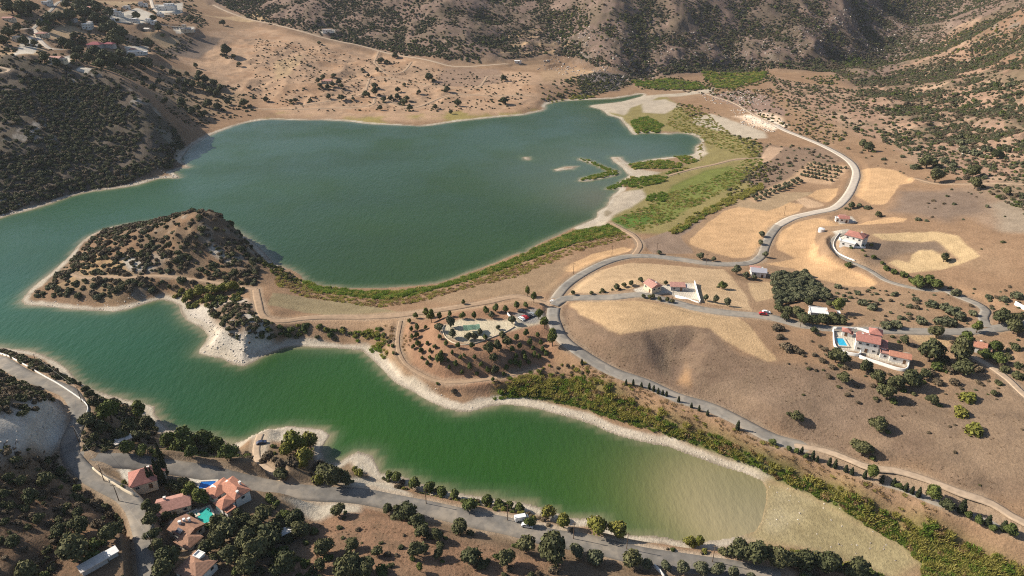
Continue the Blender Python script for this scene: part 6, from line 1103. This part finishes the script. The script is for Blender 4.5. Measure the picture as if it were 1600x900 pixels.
def car(px, py, rot, paint_, label, group=None, van=False):
    p = cast(px, py)[0]; r0 = link('parked_van' if van else 'parked_car', None); zz = p[2]+(.1 if grid_at(DMG, p[0:1], p[1:2])[0] < 0 else 0); r0.location = (p[0], p[1], zz); r0.rotation_euler.z = R(rot); tag(r0, label, 'van' if van else 'car', group)
    link('body', VB if van else CB[paint_], r0)
    if not van: g_ = link('windows', CGL, r0); g_.scale = (1, 1.075, 1)
    else: sub('windscreen', lambda bm: bx(bm, -.03, .03, -.8, .8, -.38, .38), GLASS, r0, (1.83, 0, 1.66)).rotation_euler = (0, R(-33.7), 0)
    for sx in (-1.3, 1.3):
        for sy in (-.80, .80): w2 = link('wheel', WHL, r0); w2.location = (sx*(1.2 if van else 1), sy*(1.12 if van else 1), .33)
car(409, 693, 20, 'blue', 'dark blue car parked alone on the white sand headland')
car(815, 812, 15, 'white', 'white van standing in the roadside shade on the near shore road', None, True)
car(824, 823, -12, 'white', 'white car by the lone roadside tree on the near shore road')
car(865, 473, -30, 'white', 'white car waiting at the road junction beside the picnic park')
car(815, 499, 128, 'white', 'white car at the left end of the park car park row')
car(820.5, 496.7, 128, 'red', 'red car next to the white one in the park car park row')
car(826, 494.4, 128, 'dark', 'black car between the red and grey ones in the park car park row')
car(831.5, 492, 128, 'grey', 'grey car at the right end of the park car park row')
car(815, 488, -20, 'dark', 'dark car parked apart across the park car park')
car(1192, 492, -12, 'red', 'red car on the verge of the upper road near the grove')
car(1197, 489, -12, 'white', 'white car right behind the red one on the upper road verge')
# wooden poles along the roads, cables by the left road
def pole(px, py, h, label, group, rot=0, arm=True):
    p = cast(px, py)[0]; r0 = link('utility_pole', None); r0.location = p; r0.rotation_euler.z = R(rot); tag(r0, label, 'utility pole', group)
    sub('post', lambda bm: bmesh.ops.create_cone(bm, cap_ends=True, segments=8, radius1=.16, radius2=.10, depth=h+.6, matrix=Matrix.Translation((0, 0, h/2-.3))), WOODP, r0, (0, 0, 0))
    if arm: sub('crossarm', lambda bm: bx(bm, -.9, .9, -.06, .06, -.07, .07), WOODP, r0, (0, -.19, h-.5))
    return Vector((p[0], p[1], p[2]+h-.35))
for px, py in ((666, 787), (793, 813), (896, 842), (979, 858), (1113, 878)): pole(px, py, 8, 'brown wooden pole beside the near shore road', 'wooden poles along the near shore road')
for px, py in ((956, 400), (1026, 396), (896, 428), (1225, 337), (1103, 413)): pole(px, py, 7.5, 'thin wooden pole beside the field road', 'wooden poles along the field road')
for px, py in ((1250, 511), (1370, 522), (1050, 474)): pole(px, py, 7.5, 'thin wooden pole beside the upper road', 'wooden poles along the upper road')
tops = [pole(*a, 'wooden pole carrying the cable along the left road', 'cable poles along the left road') for a in ((-40, 548, 7.5), (60, 574, 7.5), (128, 628, 8), (123, 690, 8), (163, 752, 8), (186, 783, 8), (243, 868, 8))]
cabm = simple_mat('pale_cable', (0.5, 0.47, 0.42), .05, 1, .6)
for a, b_ in zip(tops, tops[1:]):
    def fn(bm):
        n_ = 14; pr = None
        for i in range(n_+1):
            t_ = i/n_; q = a.lerp(b_, t_)-Vector((0, 0, 1.1*4*t_*(1-t_)*.5)); ring = [bm.verts.new(q+Vector((math.cos(k*2.094)*.03, math.sin(k*2.094)*.03*.5, math.sin(k*2.094)*.03))) for k in range(3)]
            if pr:
                for k in range(3): bm.faces.new((pr[k], pr[(k+1) % 3], ring[(k+1) % 3], ring[k]))
            pr = ring
    tag(bmobj('overhead_cable', fn, cabm), 'pale overhead cable span along the left road', 'cable', 'cable spans along the left road')

# ------------------------------------------------------------------ air: a thin even haze round the camera and the valley
hm = bpy.data.materials.new('thin_haze'); hm.use_nodes = True; t = hm.node_tree; t.nodes.clear(); ho = t.nodes.new('ShaderNodeOutputMaterial'); pv = t.nodes.new('ShaderNodeVolumePrincipled')
pv.inputs['Density'].default_value = 0.000035; pv.inputs['Color'].default_value = (0.86, 0.91, 1.0, 1); pv.inputs['Anisotropy'].default_value = 0.0; t.links.new(pv.outputs[0], ho.inputs['Volume'])
hz = bmobj('haze', lambda bm: bx(bm, -6200, 6200, -900, 4600, -7, float(ZG.max())+15), hm); struct(hz, 'stuff'); hz['label'] = 'thin pale haze over the valley'; hz['category'] = 'haze'
